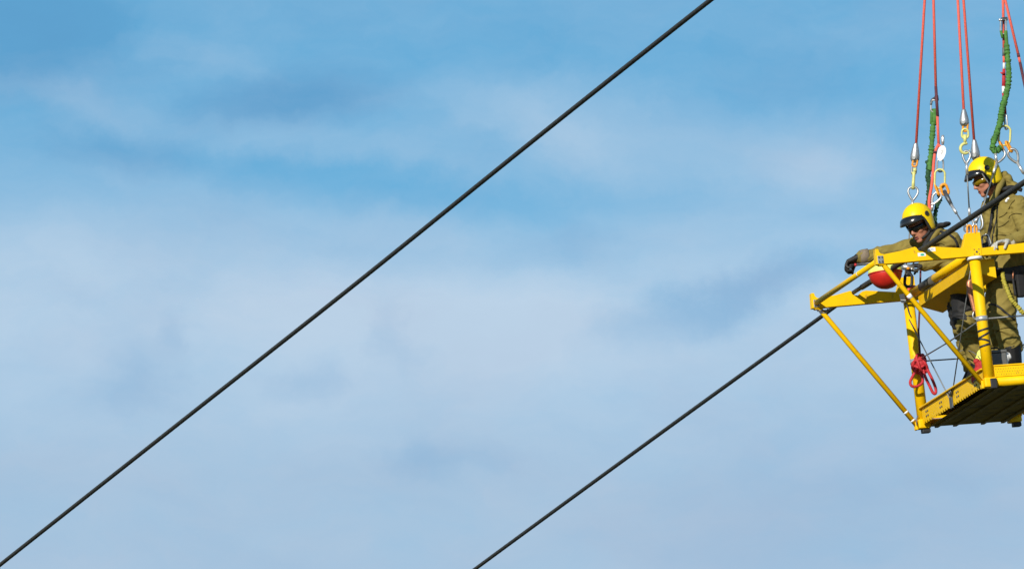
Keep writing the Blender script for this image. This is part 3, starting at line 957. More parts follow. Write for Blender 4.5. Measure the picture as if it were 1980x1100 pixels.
ruffled(T, [(0.5998, 0.3600, 2.8054), (0.5948, 0.3600, 2.6960), (0.5888, 0.3600, 2.5783), (0.5693, 0.3600, 2.4740), (0.5417, 0.3600, 2.3914)], 0.0225, 11)
ruffled(T, [(0.5529, 0.3600, 2.4118), (0.5177, 0.3600, 2.3381), (0.4938, 0.3600, 2.2679), (0.4688, 0.3600, 2.1894), (0.4321, 0.3600, 2.1033), (0.3975, 0.3600, 2.0339), (0.3800, 0.3600, 1.9803), (0.4043, 0.3600, 1.9494), (0.4509, 0.3600, 1.9759)], 0.0235, 13, dr=0.2, step=0.03, name='webbing_tail')

# ------------------------------------------------------------------ people
import numpy as np


def remesh(mb, voxel, smooth=6):
    me = mb.mesh('raw')
    bm = bmesh.new()
    bm.from_mesh(me)
    bmesh.ops.recalc_face_normals(bm, faces=bm.faces)
    bm.to_mesh(me)
    bm.free()
    ob = bpy.data.objects.new('raw', me)
    S.collection.objects.link(ob)
    r = ob.modifiers.new('r', 'REMESH')
    r.mode = 'VOXEL'
    r.voxel_size = voxel
    s = ob.modifiers.new('s', 'SMOOTH')
    s.factor = 0.5
    s.iterations = smooth
    dg = bpy.context.evaluated_depsgraph_get()
    out = bpy.data.meshes.new_from_object(ob.evaluated_get(dg))
    bpy.data.objects.remove(ob)
    bpy.data.meshes.remove(me)
    return out


class Flesh:
    """tapered limbs and masses merged into one continuous surface"""

    def __init__(self):
        self.mb, self.pr = MB(), []

    def limb(self, a, ra, b, rb, m):
        self.mb.capsule(a, ra, b, rb)
        self.pr.append(('c', np.array(a), ra, np.array(b), rb, m))
        return self

    def mass(self, c, rad, rot, m):
        self.mb.ell(c, rad, rot, 20, 14)
        R = np.array(rot) if rot is not None else np.eye(3)
        self.pr.append(('e', np.array(c), np.array(rad), R, 0, m))
        return self

    def labels(self, P):
        best = np.full(len(P), 1e9)
        lab = np.zeros(len(P), int)
        names = []
        for p in self.pr:
            if p[5] not in names:
                names.append(p[5])
            if p[0] == 'c':
                ab = p[3] - p[1]
                t = np.clip(((P - p[1]) @ ab) / max(ab @ ab, 1e-9), 0, 1)
                d = np.linalg.norm(P - (p[1] + t[:, None] * ab), axis=1) - (p[2] + (p[4] - p[2]) * t)
            else:
                q = (P - p[1]) @ p[3]
                k = np.linalg.norm(q / p[2], axis=1)
                d = (k - 1) * p[2].min()
            w = d < best
            best[w] = d[w]
            lab[w] = names.index(p[5])
        return names, lab

    def build(self, name, parent, voxel, smooth=6, folds=0.0, fold_mat='suit', seed=0):
        me = remesh(self.mb, voxel, smooth)
        n = len(me.vertices)
        P = np.zeros(n * 3)
        me.vertices.foreach_get('co', P)
        P = P.reshape(-1, 3)
        names, lab = self.labels(P)
        if folds:
            fm = names.index(fold_mat)
            nrm = np.zeros(n * 3)
            me.vertices.foreach_get('normal', nrm)
            nrm = nrm.reshape(-1, 3)
            off = Vector((seed * 3.7, seed * 1.3, seed * 2.1))
            for i in np.nonzero(lab == fm)[0]:
                p = Vector(P[i]) + off
                w = noise.noise_vector(p * 5.0) * 0.10
                q = p + w
                a = noise.noise(Vector((q.x * 7, q.y * 7, q.z * 17)))
                b = noise.noise(Vector((q.x * 13 + 9, q.y * 13, q.z * 30)))
                ridge = (1 - abs(a) * 3.0) * 0.62 + (1 - abs(b) * 3.0) * 0.30
                P[i] += nrm[i] * folds * ridge
        base = np.array(parent['_base'])
        me.vertices.foreach_set('co', (P - base).ravel())
        for k in names:
            me.materials.append(M[k])
        fi = np.zeros(len(me.polygons), int)
        vi = np.zeros(len(me.loops), int)
        st = np.zeros(len(me.polygons), int)
        me.loops.foreach_get('vertex_index', vi)
        me.polygons.foreach_get('loop_start', st)
        fi = lab[vi[st]]
        me.polygons.foreach_set('material_index', fi)
        me.polygons.foreach_set('use_smooth', np.ones(len(me.polygons), bool))
        me.update()
        o = bpy.data.objects.new(name, me)
        S.collection.objects.link(o)
        o.parent = parent
        o['_base'] = parent['_base']
        return o


def head_frame(fwd, up=(0, 0, 1)):
    f = V3(fwd).normalized()
    l = V3(up).cross(f).normalized()
    u = f.cross(l)
    return Matrix((f, l, u)).transposed()


def add_head(F, c, R):
    c = V3(c)
    g = lambda x, y, z: c + R @ V3((x, y, z))
    F.mass(g(-0.012, 0, 0.018), (0.098, 0.077, 0.105), R, 'skin')
    F.mass(g(0.030, 0, -0.050), (0.066, 0.060, 0.068), R, 'skin')
    F.mass(g(0.072, 0, -0.098), (0.028, 0.030, 0.022), R, 'skin')
    F.limb(g(0.088, 0, 0.018), 0.010, g(0.113, 0, -0.022), 0.0145, 'skin')
    F.limb(g(0.100, 0.012, -0.026), 0.010, g(0.100, -0.012, -0.026), 0.010, 'skin')
    F.mass(g(0.078, 0, 0.030), (0.020, 0.052, 0.013), R, 'skin')
    for s in (-1, 1):
        F.mass(g(0.060, s * 0.042, -0.018), (0.030, 0.024, 0.028), R, 'skin')
        F.mass(g(-0.012, s * 0.078, -0.005), (0.022, 0.010, 0.032), R, 'skin')
    F.mass(g(0.091, 0, -0.052), (0.011, 0.024, 0.009), R, 'skin')
    F.mass(g(0.087, 0, -0.075), (0.012, 0.022, 0.010), R, 'skin')


def helmet(T, c, R, lens, stubble=None, sock=None, tilt=10):
    R0, R = R, R @ Matrix.Rotation(math.radians(-tilt), 3, 'Y')
    hc = V3(c)
    c = V3(c) + R @ V3((-0.006, 0, 0.060))
    g = lambda x, y, z: c + R @ V3((x, y, z))
    RX, RY, RZ = 0.134, 0.117, 0.128

    def edge(a):
        d = abs(math.degrees(a))
        if d < 62:
            return 0.010
        if d < 92:
            t = (d - 62) / 30
            return 0.010 - 0.130 * (t * t * (3 - 2 * t))
        return -0.120 + 0.012 * (d - 92) / 88

    nA, nT = 64, 16
    def surf(off):
        rows = []
        for j in range(nT + 1):
            row = []
            for i in range(nA):
                a = 2 * math.pi * i / nA
                if a > math.pi:
                    a -= 2 * math.pi
                zb = edge(a)
                if zb > 0:
                    end = math.acos(zb / RZ) * RZ
                else:
                    end = math.pi / 2 * RZ - zb
                s = 0.02 * RZ + (end - 0.02 * RZ) * j / nT
                if s < math.pi / 2 * RZ:
                    z, k = RZ * math.cos(s / RZ), math.sin(s / RZ)
                else:
                    z = -(s - math.pi / 2 * RZ)
                    k = 1 - 0.10 * (z / 0.12) ** 2
                row.append(g((RX * k - off * k) * math.cos(a), (RY * k - off * k) * math.sin(a), z - (off if j == 0 else off * max(0, z / RZ))))
            rows.append(row)
        return rows
    o_, i_ = surf(0.0), surf(0.014)
    vs, fs = [], []
    for rows in (o_, i_):
        for r in rows:
            vs += r
    L = (nT + 1) * nA
    for j in range(nT):
        for i in range(nA):
            k = (i + 1) % nA
            fs.append((j * nA + i, (j + 1) * nA + i, (j + 1) * nA + k, j * nA + k))
            fs.append((L + j * nA + i, L + j * nA + k, L + (j + 1) * nA + k, L + (j + 1) * nA + i))
    for i in range(nA):
        k = (i + 1) % nA
        fs.append((nT * nA + i, L + nT * nA + i, L + nT * nA + k, nT * nA + k))
    fs += [tuple(range(nA)), tuple(range(L, L + nA))[::-1]]
    he = MB().add(vs, fs, True).build('helmet', 'helmet', T)
    # black lining along the opening
    pts = []
    for k in range(-30, 31):
        a = math.radians(k * 3.4)
        zb = edge(a)
        kk = math.sqrt(max(0, 1 - (zb / RZ) ** 2)) if zb > 0 else 1 - 0.10 * (zb / 0.12) ** 2
        pts.append(g((RX * kk - 0.010) * math.cos(a) - 0.002, (RY * kk - 0.010) * math.sin(a), zb - 0.003))
    MB().tube(pts, 0.0125, 8).build('lining', 'lining', he)
    if sock:
        MB().tube([c + (p - c) * 0.86 + R @ V3((0.006, 0, -0.012)) for p in pts], 0.014, 8).build('head_sock', sock, T)
    # peaked visor pushed down on the brow
    nV = 40
    secs = []
    for i in range(nV + 1):
        a = math.radians(-62 + 124 * i / nV)
        ca = max(0.0, math.cos(a))
        top = 0.006 + 0.036 * max(0.0, math.cos(a * 1.38)) ** 0.45
        def sh(z, extra):
            k = math.sqrt(max(0, 1 - (z / RZ) ** 2)) if z > 0 else 1.0
            return g((RX * k + extra) * math.cos(a), (RY * k + extra) * math.sin(a), z)
        lip = 0.034 * ca ** 1.5
        secs.append([sh(top, 0.001), sh(top - 0.004, 0.009), sh(0.022, 0.013 + 0.25 * lip), sh(-0.010 - 0.010 * ca, 0.010 + lip), sh(-0.016 - 0.012 * ca, 0.006 + lip), sh(0.004, -0.004)])
    m = len(secs[0])
    vs = [p for s in secs for p in s]
    fs = [(i * m + j, (i + 1) * m + j, (i + 1) * m + (j + 1) % m, i * m + (j + 1) % m) for i in range(nV) for j in range(m)]
    fs += [tuple(range(m)), tuple(range(nV * m, nV * m + m))[::-1]]
    MB().add(vs, fs, True).build('visor', 'visor', he)
    for s in (-1, 1):
        a = math.radians(86) * s
        p = g(RX * math.cos(a), RY * math.sin(a), 0.018)
        q = g((RX + 0.006) * math.cos(a), (RY + 0.006) * math.sin(a), 0.018)
        MB().tube([p, p.lerp(q, 0.8), q], [0.021, 0.021, 0.017], 20).build('ear_pivot', 'black_rubber', he)
        # chin strap
        MB().tube(spline([g(-0.010, s * 0.085, -0.110), g(0.030, s * 0.074, -0.140), g(0.062, s * 0.030, -0.160)], 5), 0.011, 8).build('chin_strap', 'lining', he)
    # glasses
    h = lambda x, y, z: hc + R0 @ V3((x, y, z))
    R = R0
    n = 26
    vs, fs = [], []
    for i in range(n + 1):
        a = math.radians(-82 + 164 * i / n)
        nose = 0.012 * math.exp(-(math.degrees(a) / 9) ** 2)
        for rr in (0.0, 0.006):
            vs += [h((0.101 + rr) * math.cos(a) + 0.004, (0.081 + rr) * math.sin(a), 0.028), h((0.100 + rr) * math.cos(a) + 0.004, (0.080 + rr) * math.sin(a), -0.014 + nose)]
    for i in range(n):
        b0, b1 = i * 4, i * 4 + 4
        fs += [(b0, b0 + 1, b1 + 1, b1), (b0 + 2, b1 + 2, b1 + 3, b0 + 3), (b0, b1, b1 + 2, b0 + 2), (b0 + 1, b0 + 3, b1 + 3, b1 + 1)]
    fs += [(0, 2, 3, 1), (n * 4, n * 4 + 1, n * 4 + 3, n * 4 + 2)]
    MB().add(vs, fs, True).build('glasses', lens, T)
    # mouth, slightly open
    MB().ell(h(0.0965, 0, -0.0625), (0.008, 0.021, 0.0065), R).build('mouth', 'mouth', T)
    MB().ell(h(0.0965, 0, -0.0725), (0.009, 0.020, 0.0060), R).build('lip', 'lips', T)
    if stubble:
        MB().ell(h(0.040, 0, -0.095), (0.055, 0.058, 0.032), R).build('stubble', stubble, T)
    return he


def glove(T, wrist, d, palm, m, curl=(50, 60, 40), spread=5, thumb=1, size=1.0, name='glove', thumb_out=35, cuff=None):
    """palm and five fingers; d: direction of the hand, palm: direction the palm faces, thumb: side of the thumb"""
    d = V3(d).normalized()
    n = (V3(palm) - d * V3(palm).dot(d)).normalized()
    s = d.cross(n) * thumb
    w = V3(wrist)
    F = Flesh()
    k = size
    F.limb(w - d * 0.03, 0.036 * k, w + d * 0.01, 0.031 * k, m)
    for y in (-0.026, -0.009, 0.009, 0.026):
        F.limb(w + d * 0.012 * k + s * y * 0.7 * k, 0.019 * k, w + d * 0.080 * k + s * y * k, 0.0145 * k, m)
    for y, l in ((0.031, 0.92), (0.0105, 1.0), (-0.0105, 0.95), (-0.031, 0.78)):
        p = w + d * 0.085 * k + s * y * k
        a = 0
        rr = 0.0112 * k
        side = math.radians(spread) * y / 0.03
        for seg, c in zip((0.044, 0.028, 0.022), curl):
            a += math.radians(c)
            q = p + (d * math.cos(a) + n * math.sin(a) + s * side * max(0.0, math.cos(a))) * seg * l * k
            F.limb(p, rr, q, rr * 0.92, m)
            p, rr = q, rr * 0.92
    p = w + d * 0.022 * k + s * 0.030 * k
    to = math.radians(thumb_out)
    q = p + (d * 0.7 + s * math.sin(to) + n * 0.45).normalized() * 0.045 * k
    F.limb(p, 0.016 * k, q, 0.0125 * k, m)
    q2 = q + (d * 0.75 + n * 0.75).normalized() * 0.032 * k
    F.limb(q, 0.0125 * k, q2, 0.0110 * k, m)
    q3 = q2 + (d * 0.4 + n * 0.8 - s * 0.35).normalized() * 0.022 * k
    F.limb(q2, 0.0110 * k, q3, 0.0095 * k, m)
    return F.build(name, T, 0.0038, 3)


def boot(T, ankle, toe, r=0.052):
    a, t = V3(ankle), V3(toe)
    d = t - a
    d.z = 0
    d.normalize()
    fl = 0.103
    F = Flesh()
    F.limb(a + V3((0, 0, 0.12)), r * 1.06, a, r * 0.95, 'boot')
    base = V3((a.x, a.y, fl))
    F.limb(base - d * 0.045 + V3((0, 0, 0.045)), 0.044, base + d * 0.06 + V3((0, 0, 0.050)), 0.046, 'boot')
    F.limb(base + d * 0.06 + V3((0, 0, 0.046)), 0.047, base + d * 0.165 + V3((0, 0, 0.038)), 0.040, 'boot')
    F.limb(a, r * 0.9, base + d * 0.06 + V3((0, 0, 0.06)), 0.045, 'boot')
    F.limb(a + V3((0, 0, 0.03)), r * 0.95, base + d * 0.09 + V3((0, 0, 0.085)), 0.052, 'boot')
    b = F.build('boot', T, 0.006, 4)
    s = V3((-d.y, d.x, 0))
    out = []
    for k in range(20):
        an = 2 * math.pi * k / 20
        x, y = math.cos(an), math.sin(an)
        out.append(base + d * (0.062 + (abs(x) ** 0.7) * (1 if x > 0 else -1) * 0.142) + s * ((abs(y) ** 0.7) * (1 if y > 0 else -1) * (0.050 if x > 0 else 0.044)))
    vs = out + [p + V3((0, 0, 0.022)) for p in out]
    fs = [tuple(range(20))[::-1], tuple(range(20, 40))] + [(i, (i + 1) % 20, (i + 1) % 20 + 20, i + 20) for i in range(20)]
    MB().add(vs, fs).build('sole', 'black_rubber', b)
    return b


def strap(T, pts, w=0.022, m='strap', name='harness_strap', flat=None):
    return MB().tube(spline(pts, 6), w, 8, flat=flat or (VIEW, 0.35)).build(name, m, T)


def drape(body, pts, off=0.006, k=6):
    """lay a line on the clothed body, following its surface"""
    from mathutils.bvhtree import BVHTree
    b = V3(body['_base'])
    me = body.data
    if body.name not in TREES:
        TREES[body.name] = BVHTree.FromPolygons([v.co + b for v in me.vertices], [tuple(p.vertices) for p in me.polygons])
    out = []
    for p in spline(pts, k):
        hit = TREES[body.name].ray_cast(V3(p) + VIEW * 2, -VIEW)
        out.append(hit[0] + VIEW * off if hit[0] is not None else V3(p))
    return out


TREES = {}


def seam(T, body, pts, r=0.0042, m='stitch', name='seam', off=0.001, k=6):
    return MB().tube(drape(body, pts, off, k), r, 6, flat=(VIEW, 0.5)).build(name, m, T)


def mid(a, b, t=0.5):
    return V3(a).lerp(V3(b), t)


# ---- worker standing at the near end
T = thing('person', 'worker in olive suit and yellow helmet standing upright at the right edge', 'person', (0.34, 0.40, 0.1015), 'two line workers')
Rh = head_frame((-1.0, -0.02, -0.40), (-0.05, 0, 1))
head = V3((0.3158, 0.4400, 1.7358))
neck, chest, waist = V3((0.4106, 0.4600, 1.5785)), V3((0.4420, 0.4600, 1.3791)), V3((0.4087, 0.4400, 1.0918))
shN, shF = V3((0.5096, 0.3000, 1.4853)), V3((0.3869, 0.6000, 1.5284))
elN, wrN = V3((0.5270, 0.1600, 1.2131)), V3((0.3246, 0.0750, 1.1504))
elF, wrF = V3((0.3577, 0.7200, 1.3102)), V3((0.2830, 0.5200, 1.0652))
hpN, knN, anN = V3((0.3446, 0.3300, 0.8857)), V3((0.2662, 0.2800, 0.5884)), V3((0.3326, 0.3300, 0.3054))
hpF, knF, anF = V3((0.3707, 0.5300, 0.9105)), V3((0.2657, 0.5200, 0.6136)), V3((0.30, 0.62, 0.28))
F = Flesh()
add_head(F, head, Rh)
F.limb(head + Rh @ V3((-0.03, 0, -0.05)), 0.060, neck, 0.065, 'skin')
s_ = 'suit'
F.limb(neck + V3((0.0, 0, -0.01)), 0.075, chest, 0.135, s_)
F.limb(mid(shN, neck, 0.12), 0.083, mid(shF, neck, 0.12), 0.083, s_)
F.limb(chest + V3((0.02, -0.06, 0.02)), 0.145, waist + V3((0, -0.05, 0)), 0.140, s_)
F.limb(chest + V3((-0.01, 0.06, 0.02)), 0.145, waist + V3((0, 0.05, 0)), 0.140, s_)
F.limb(waist + V3((0, -0.05, -0.02)), 0.145, mid(hpN, hpF, 0.25) + V3((0, 0, 0.02)), 0.128, s_)
F.limb(waist + V3((0, 0.05, -0.02)), 0.145, mid(hpN, hpF, 0.75) + V3((0, 0, 0.02)), 0.128, s_)
F.limb(shN, 0.078, elN, 0.066, s_)
F.limb(elN, 0.066, wrN, 0.050, s_)
F.limb(shF, 0.076, elF, 0.062, s_)
F.limb(elF, 0.062, wrF, 0.048, s_)
for hp, kn, an in ((hpN, knN, anN), (hpF, knF, anF)):
    F.limb(hp, 0.108, kn, 0.094, s_)
    F.limb(kn, 0.094, mid(kn, an, 0.75), 0.085, s_)
    F.limb(mid(kn, an, 0.72), 0.085, an + V3((0, 0, 0.055)), 0.080, s_)
body = F.build('body', T, 0.0075, 5, 0.015, seed=1)
helmet(T, head, Rh, 'amber', sock='grey_cloth')
boot(T, anN + V3((-0.015, -0.02, -0.08)), anN + V3((-1.0, -0.3, 0)), 0.074)
boot(T, anF + V3((0, 0, -0.09)), anF + V3((-1, -0.2, 0)), 0.062)
glove(T, wrN + V3((-0.015, -0.02, 0)), V3((-0.95, -0.35, -0.05)), (0.1, -0.2, -1), 'pale_glove', (12, 40, 30), 3, 1, 1.12)
glove(T, wrF, wrF - elF, (0.3, -1, 0), 'glove', (40, 50, 40), 5, -1)
# hood and collar
MB().tube(spline([(0.2773, 0.3300, 1.4891), (0.3411, 0.3300, 1.5859), (0.4125, 0.3700, 1.6777), (0.4701, 0.4600, 1.7430), (0.4824, 0.5600, 1.7332), (0.4083, 0.5800, 1.6451)], 6), [0.018] + [0.026] * 29 + [0.02], 10).build('hood_collar', 'suit', T)
F = Flesh()
F.mass(V3((0.4922, 0.4600, 1.7122)), (0.045, 0.085, 0.060), None, 'suit')
F.mass(V3((0.4737, 0.4500, 1.7618)), (0.030, 0.060, 0.040), None, 'suit')
F.mass(V3((0.5290, 0.4600, 1.6595)), (0.060, 0.095, 0.050), None, 'suit')
F.build('hood', T, 0.007, 4, 0.012, seed=4)
def worn(T, body, pts, w, name='harness_strap', m='strap', off=0.004):
    return MB().tube(drape(body, pts, off), w, 8, flat=(VIEW, 0.35)).build(name, m, T)
worn(T, body, [(0.3216, 0.2800, 1.5182), (0.3536, 0.2800, 1.5665), (0.4032, 0.2800, 1.6180), (0.4701, 0.2800, 1.6348), (0.5528, 0.2800, 1.6045)], 0.016)
worn(T, body, [(0.3237, 0.2800, 1.5348), (0.3020, 0.2800, 1.4649), (0.2762, 0.2800, 1.3618), (0.2393, 0.2800, 1.2384), (0.2142, 0.2800, 1.1061)], 0.019)
worn(T, body, [(0.3431, 0.2800, 1.5169), (0.3200, 0.2800, 1.4009), (0.2787, 0.2800, 1.2778), (0.2399, 0.2800, 1.1044)], 0.006, 'zip_cord')
worn(T, body, [(0.1550, 0.3000, 0.9966), (0.2129, 0.3000, 0.9762), (0.3440, 0.3000, 0.9552), (0.4751, 0.3000, 0.9678), (0.5415, 0.3000, 0.9803)], 0.036, 'tool_belt', off=0.010)
worn(T, body, [(0.1570, 0.2000, 0.7053), (0.2132, 0.2000, 0.6725), (0.2743, 0.2000, 0.6101), (0.3365, 0.2000, 0.5559)], 0.009, 'leg_strap')
for P_ in ([(0.3432, 0.3000, 1.3993), (0.3839, 0.3000, 1.4135), (0.4127, 0.3000, 1.4369)], [(0.4188, 0.3000, 1.3820), (0.4348, 0.3000, 1.4061), (0.4750, 0.3000, 1.4162), (0.5254, 0.3000, 1.4046)],
           [(0.3162, 0.3000, 1.3214), (0.3697, 0.3000, 1.3347), (0.4168, 0.3000, 1.3653)], [(0.4287, 0.3000, 1.4610), (0.4553, 0.3000, 1.5013), (0.4890, 0.3000, 1.5286)],
           [(0.1990, 0.3000, 0.4838), (0.2486, 0.3000, 0.5015), (0.3095, 0.3000, 0.5058), (0.3636, 0.3000, 0.4898)], [(0.2956, 0.3000, 1.2598), (0.3599, 0.3000, 1.2557), (0.4098, 0.3000, 1.2400)]):
    seam(T, body, P_)
seam(T, body, [(0.4150, 0.3000, 1.5248), (0.4273, 0.3000, 1.5366), (0.4396, 0.3000, 1.5485)], 0.012, 'sticker', 'sleeve_badge', 0.002)
seam(T, body, [(0.4247, 0.3000, 1.5326), (0.4321, 0.3000, 1.5405)], 0.006, 'print', 'badge_mark', 0.006)
# belt pouches
MB().obox((0.3465, 0.2250, 0.9194), (0.95, 0.2, 0), (-0.2, 0.95, 0), (0, 0, 1), 0.075, 0.035, 0.055).build('belt_pouch', 'strap', T, 0.015)
MB().obox((0.4234, 0.2300, 0.8318), (0.95, 0.2, 0), (-0.2, 0.95, 0), (0, 0, 1), 0.040, 0.03, 0.095).build('belt_pouch', 'strap', T, 0.015)
MB().tube([(0.3657, 0.1800, 0.9428), (0.3553, 0.1800, 0.8766)], 0.0065, 8).build('pen_handle', 'copper', T)
MB().tube(spline([(0.3558, 0.1800, 0.8808), (0.3577, 0.1800, 0.8096), (0.3622, 0.1800, 0.7425)], 4), 0.010, 8).build('tool_handle', 'strap', T)
# snap hook on the chest, sleeve badge
oblong(T, (0.1727, 0.2000, 1.2476), (0.1786, 0.2000, 1.1218), 0.052, 0.0075, 'dark_steel', 'snap_hook')
MB().tube(spline([(0.1747, 0.1900, 1.2538), (0.1951, 0.1900, 1.2442), (0.2076, 0.1900, 1.2058), (0.2152, 0.1900, 1.1635)], 4), 0.006, 8).build('snap_gate', 'bright_steel', T)
MB().tube(spline([(0.1640, 0.2100, 1.1874), (0.1727, 0.2100, 1.1534), (0.1558, 0.2100, 1.1210)], 4), 0.024, 8).build('snap_body', 'strap', T)

# ---- worker leaning out over the rail
T = thing('person', 'leaning worker in olive suit and yellow helmet reaching out over the beam', 'person', (0.30, 1.05, 0.1015), 'two line workers')
Rh = head_frame((-0.86, -0.52, -0.48), (-0.08, 0, 1))
head = V3((-0.0975, 1.0000, 1.5002))
neck, chest, waist = V3((0.0253, 1.0500, 1.3886)), V3((0.1413, 1.0800, 1.2690)), V3((0.2463, 1.1000, 1.0847))
shN, shF = V3((0.1248, 0.9400, 1.3393)), V3((0.0343, 1.2400, 1.3835))
elN, wrN = V3((0.1358, 0.9700, 1.2138)), V3((-0.0829, 1.0600, 1.1907))
elF, wrF = V3((-0.2443, 1.3100, 1.3517)), V3((-0.4955, 1.3600, 1.3437))
hpN, knN, anN = V3((0.2288, 0.9700, 0.9129)), V3((0.1707, 0.9300, 0.6480)), V3((0.2378, 0.9800, 0.4008))
hpF, knF, anF = V3((0.2740, 1.2000, 0.9209)), V3((0.2473, 1.2400, 0.6770)), V3((0.2903, 1.2800, 0.3991))
F = Flesh()
add_head(F, head, Rh)
F.limb(head + Rh @ V3((-0.03, 0, -0.05)), 0.060, neck, 0.065, 'skin')
F.limb(neck + V3((0.01, 0, -0.005)), 0.078, chest, 0.135, s_)
F.limb(mid(shN, neck, 0.10), 0.096, mid(shF, neck, 0.10), 0.086, s_)
F.limb(chest + V3((0.01, -0.07, 0.0)), 0.132, waist + V3((0, -0.05, 0)), 0.135, s_)
F.limb(chest + V3((0.0, 0.06, 0.0)), 0.132, waist + V3((0, 0.05, 0)), 0.135, s_)
F.limb(waist, 0.145, mid(hpN, hpF), 0.140, s_)
F.limb((0.0488, 1.1000, 1.2450), 0.085, (0.1860, 1.0500, 1.1420), 0.120, s_)
F.limb(shN, 0.080, elN, 0.062, s_)
F.limb(elN, 0.055, wrN, 0.040, s_)
F.limb(shF, 0.086, elF, 0.067, s_)
F.limb(elF, 0.067, wrF, 0.050, s_)
for hp, kn, an in ((hpN, knN, anN), (hpF, knF, anF)):
    F.limb(hp, 0.105, kn, 0.082, s_)
    F.limb(kn, 0.082, mid(kn, an, 0.7), 0.074, s_)
    F.limb(mid(kn, an, 0.7), 0.074, an + V3((0, 0, -0.01)), 0.070, s_)
body = F.build('body', T, 0.0075, 5, 0.015, seed=2)
helmet(T, head, Rh, 'glass')
boot(T, anN + V3((0, 0, -0.09)), anN + V3((-1.0, -0.3, 0)), 0.058)
boot(T, anF + V3((0, 0, -0.09)), anF + V3((-1, 0.2, 0)), 0.058)
# cuff and gloved fist round the bar
MB().tube([mid(wrF, elF, 0.22), mid(wrF, elF, 0.05), wrF + (wrF - elF).normalized() * 0.012], [0.062, 0.061, 0.055], 16).build('cuff', 'cuff', T)
glove(T, wrF + (wrF - elF).normalized() * 0.02, wrF - elF + V3((0, 0, -0.09)), (0.25, -0.35, -1), 'glove', (42, 62, 48), 5, -1, 1.2)
glove(T, wrN, V3((-1, 0.1, 0.05)), (0, 0.3, -1), 'glove', (35, 50, 40), 5, 1)
# collar, straps on the back, black belt and thigh harness
MB().tube(spline([(-0.1003, 0.9300, 1.2968), (-0.0544, 0.9300, 1.3528), (0.0259, 0.9500, 1.4276), (0.1036, 1.0500, 1.4596), (0.1060, 1.1400, 1.4690), (0.0115, 1.1600, 1.3944)], 6), 0.022, 10).build('hood_collar', 'suit', T)
MB().tube(spline([(-0.1048, 0.9200, 1.3203), (-0.0556, 0.9300, 1.3782), (0.0049, 0.9600, 1.4436), (0.0636, 1.0500, 1.4875), (0.0563, 1.1200, 1.4681)], 6), 0.020, 10).build('neck_warmer', 'lining', T)
F = Flesh()
F.mass(V3((0.0931, 1.0300, 1.4943)), (0.045, 0.06, 0.018), None, 'strap')
F.mass(V3((0.1400, 1.0500, 1.5080)), (0.034, 0.05, 0.014), None, 'strap')
F.build('harness_pad', T, 0.006, 3, 0.010, 'strap', seed=12)
worn(T, body, [(0.0290, 0.9000, 1.4343), (0.0861, 0.9000, 1.4054), (0.1412, 0.9000, 1.3598), (0.1674, 0.9000, 1.2907)], 0.010)
seam(T, body, [(-0.0285, 0.9000, 1.3200), (0.0166, 0.9000, 1.3340), (0.0576, 0.9000, 1.3145)])
seam(T, body, [(0.1509, 0.9000, 1.3676), (0.1629, 0.9000, 1.3247), (0.1535, 0.9000, 1.2831)])
F = Flesh()
F.limb(hpN + V3((-0.01, -0.02, 0.02)), 0.132, mid(hpN, knN, 0.42) + V3((-0.005, 0, 0)), 0.118, 'strap')
F.limb(mid(hpN, knN, 0.42) + V3((-0.005, 0, 0)), 0.118, mid(hpN, knN, 0.70) + V3((-0.012, 0.01, 0)), 0.100, 'strap')
F.limb(hpF + V3((-0.015, 0.0, 0.01)), 0.130, mid(hpF, knF, 0.50) + V3((-0.01, 0, 0)), 0.115, 'strap')
F.limb(mid(hpF, knF, 0.5) + V3((-0.01, 0, 0)), 0.115, mid(hpF, knF, 0.68) + V3((-0.015, 0, 0)), 0.098, 'strap')
F.limb(hpN + V3((-0.02, 0, 0.06)), 0.120, hpF + V3((-0.02, 0, 0.06)), 0.120, 'strap')
F.build('seat_harness', T, 0.008, 5, 0.014, 'strap', seed=6)

# ------------------------------------------------------------------ small things on and around the platform
# marker ball clamped round the conductor
bc = V3((-0.4615, 0.9000, 1.1245))
T = thing('marker_ball', 'red ball with fluorescent yellow upper half on the conductor under the beam', 'marker ball', bc)
def cap(c, r, z0, z1, n=36, k=14, lump=0.0):
    vs, fs = [], []
    for j in range(k + 1):
        z = z0 + (z1 - z0) * j / k
        rr = math.sqrt(max(1e-6, r * r - z * z))
        for i in range(n):
            a = 2 * math.pi * i / n
            vs.append(c + V3((rr * math.cos(a), rr * math.sin(a), z)))
    for j in range(k):
        for i in range(n):
            m_ = (i + 1) % n
            fs.append((j * n + i, j * n + m_, (j + 1) * n + m_, (j + 1) * n + i))
    fs += [tuple(range(n))[::-1], tuple(range(k * n, k * n + n))]
    return MB().add(vs, fs, True)
cap(bc, 0.134, -0.1335, -0.006).build('lower_shell', 'ball_red', T)
cap(bc, 0.136, -0.004, 0.120).build('upper_shell', 'ball_yellow', T)
MB().tube([bc + V3((0.136 * math.cos(2 * math.pi * i / 40), 0.136 * math.sin(2 * math.pi * i / 40), -0.005)) for i in range(40)], 0.005, 6, closed=True).build('seam_rim', 'ball_red', T)
MB().tube(spline([(-0.4975, 0.7600, 1.1539), (-0.4764, 0.7550, 1.1264), (-0.4378, 0.7600, 1.1123)], 5), 0.008, 8).build('clamp_handle', 'black_rubber', T)

# bar in the gloved fist
b0, b1 = V3((-0.5637, 1.3600, 1.2826)), V3((-0.2837, 1.2800, 1.2806))
T = thing('bar_tool', 'dark grey bar held in the outstretched black glove', 'tool', b0)
MB().tube([b0, b1], 0.0105, 12).build('shaft', 'dark_steel', T)
MB().tube([b0, b0.lerp(b1, 0.06)], 0.0125, 12).build('red_band', 'knot_red', T)
MB().tube([b0 + (b0 - b1) * 0.22, b0], 0.012, 12).build('grip', 'black_rubber', T)

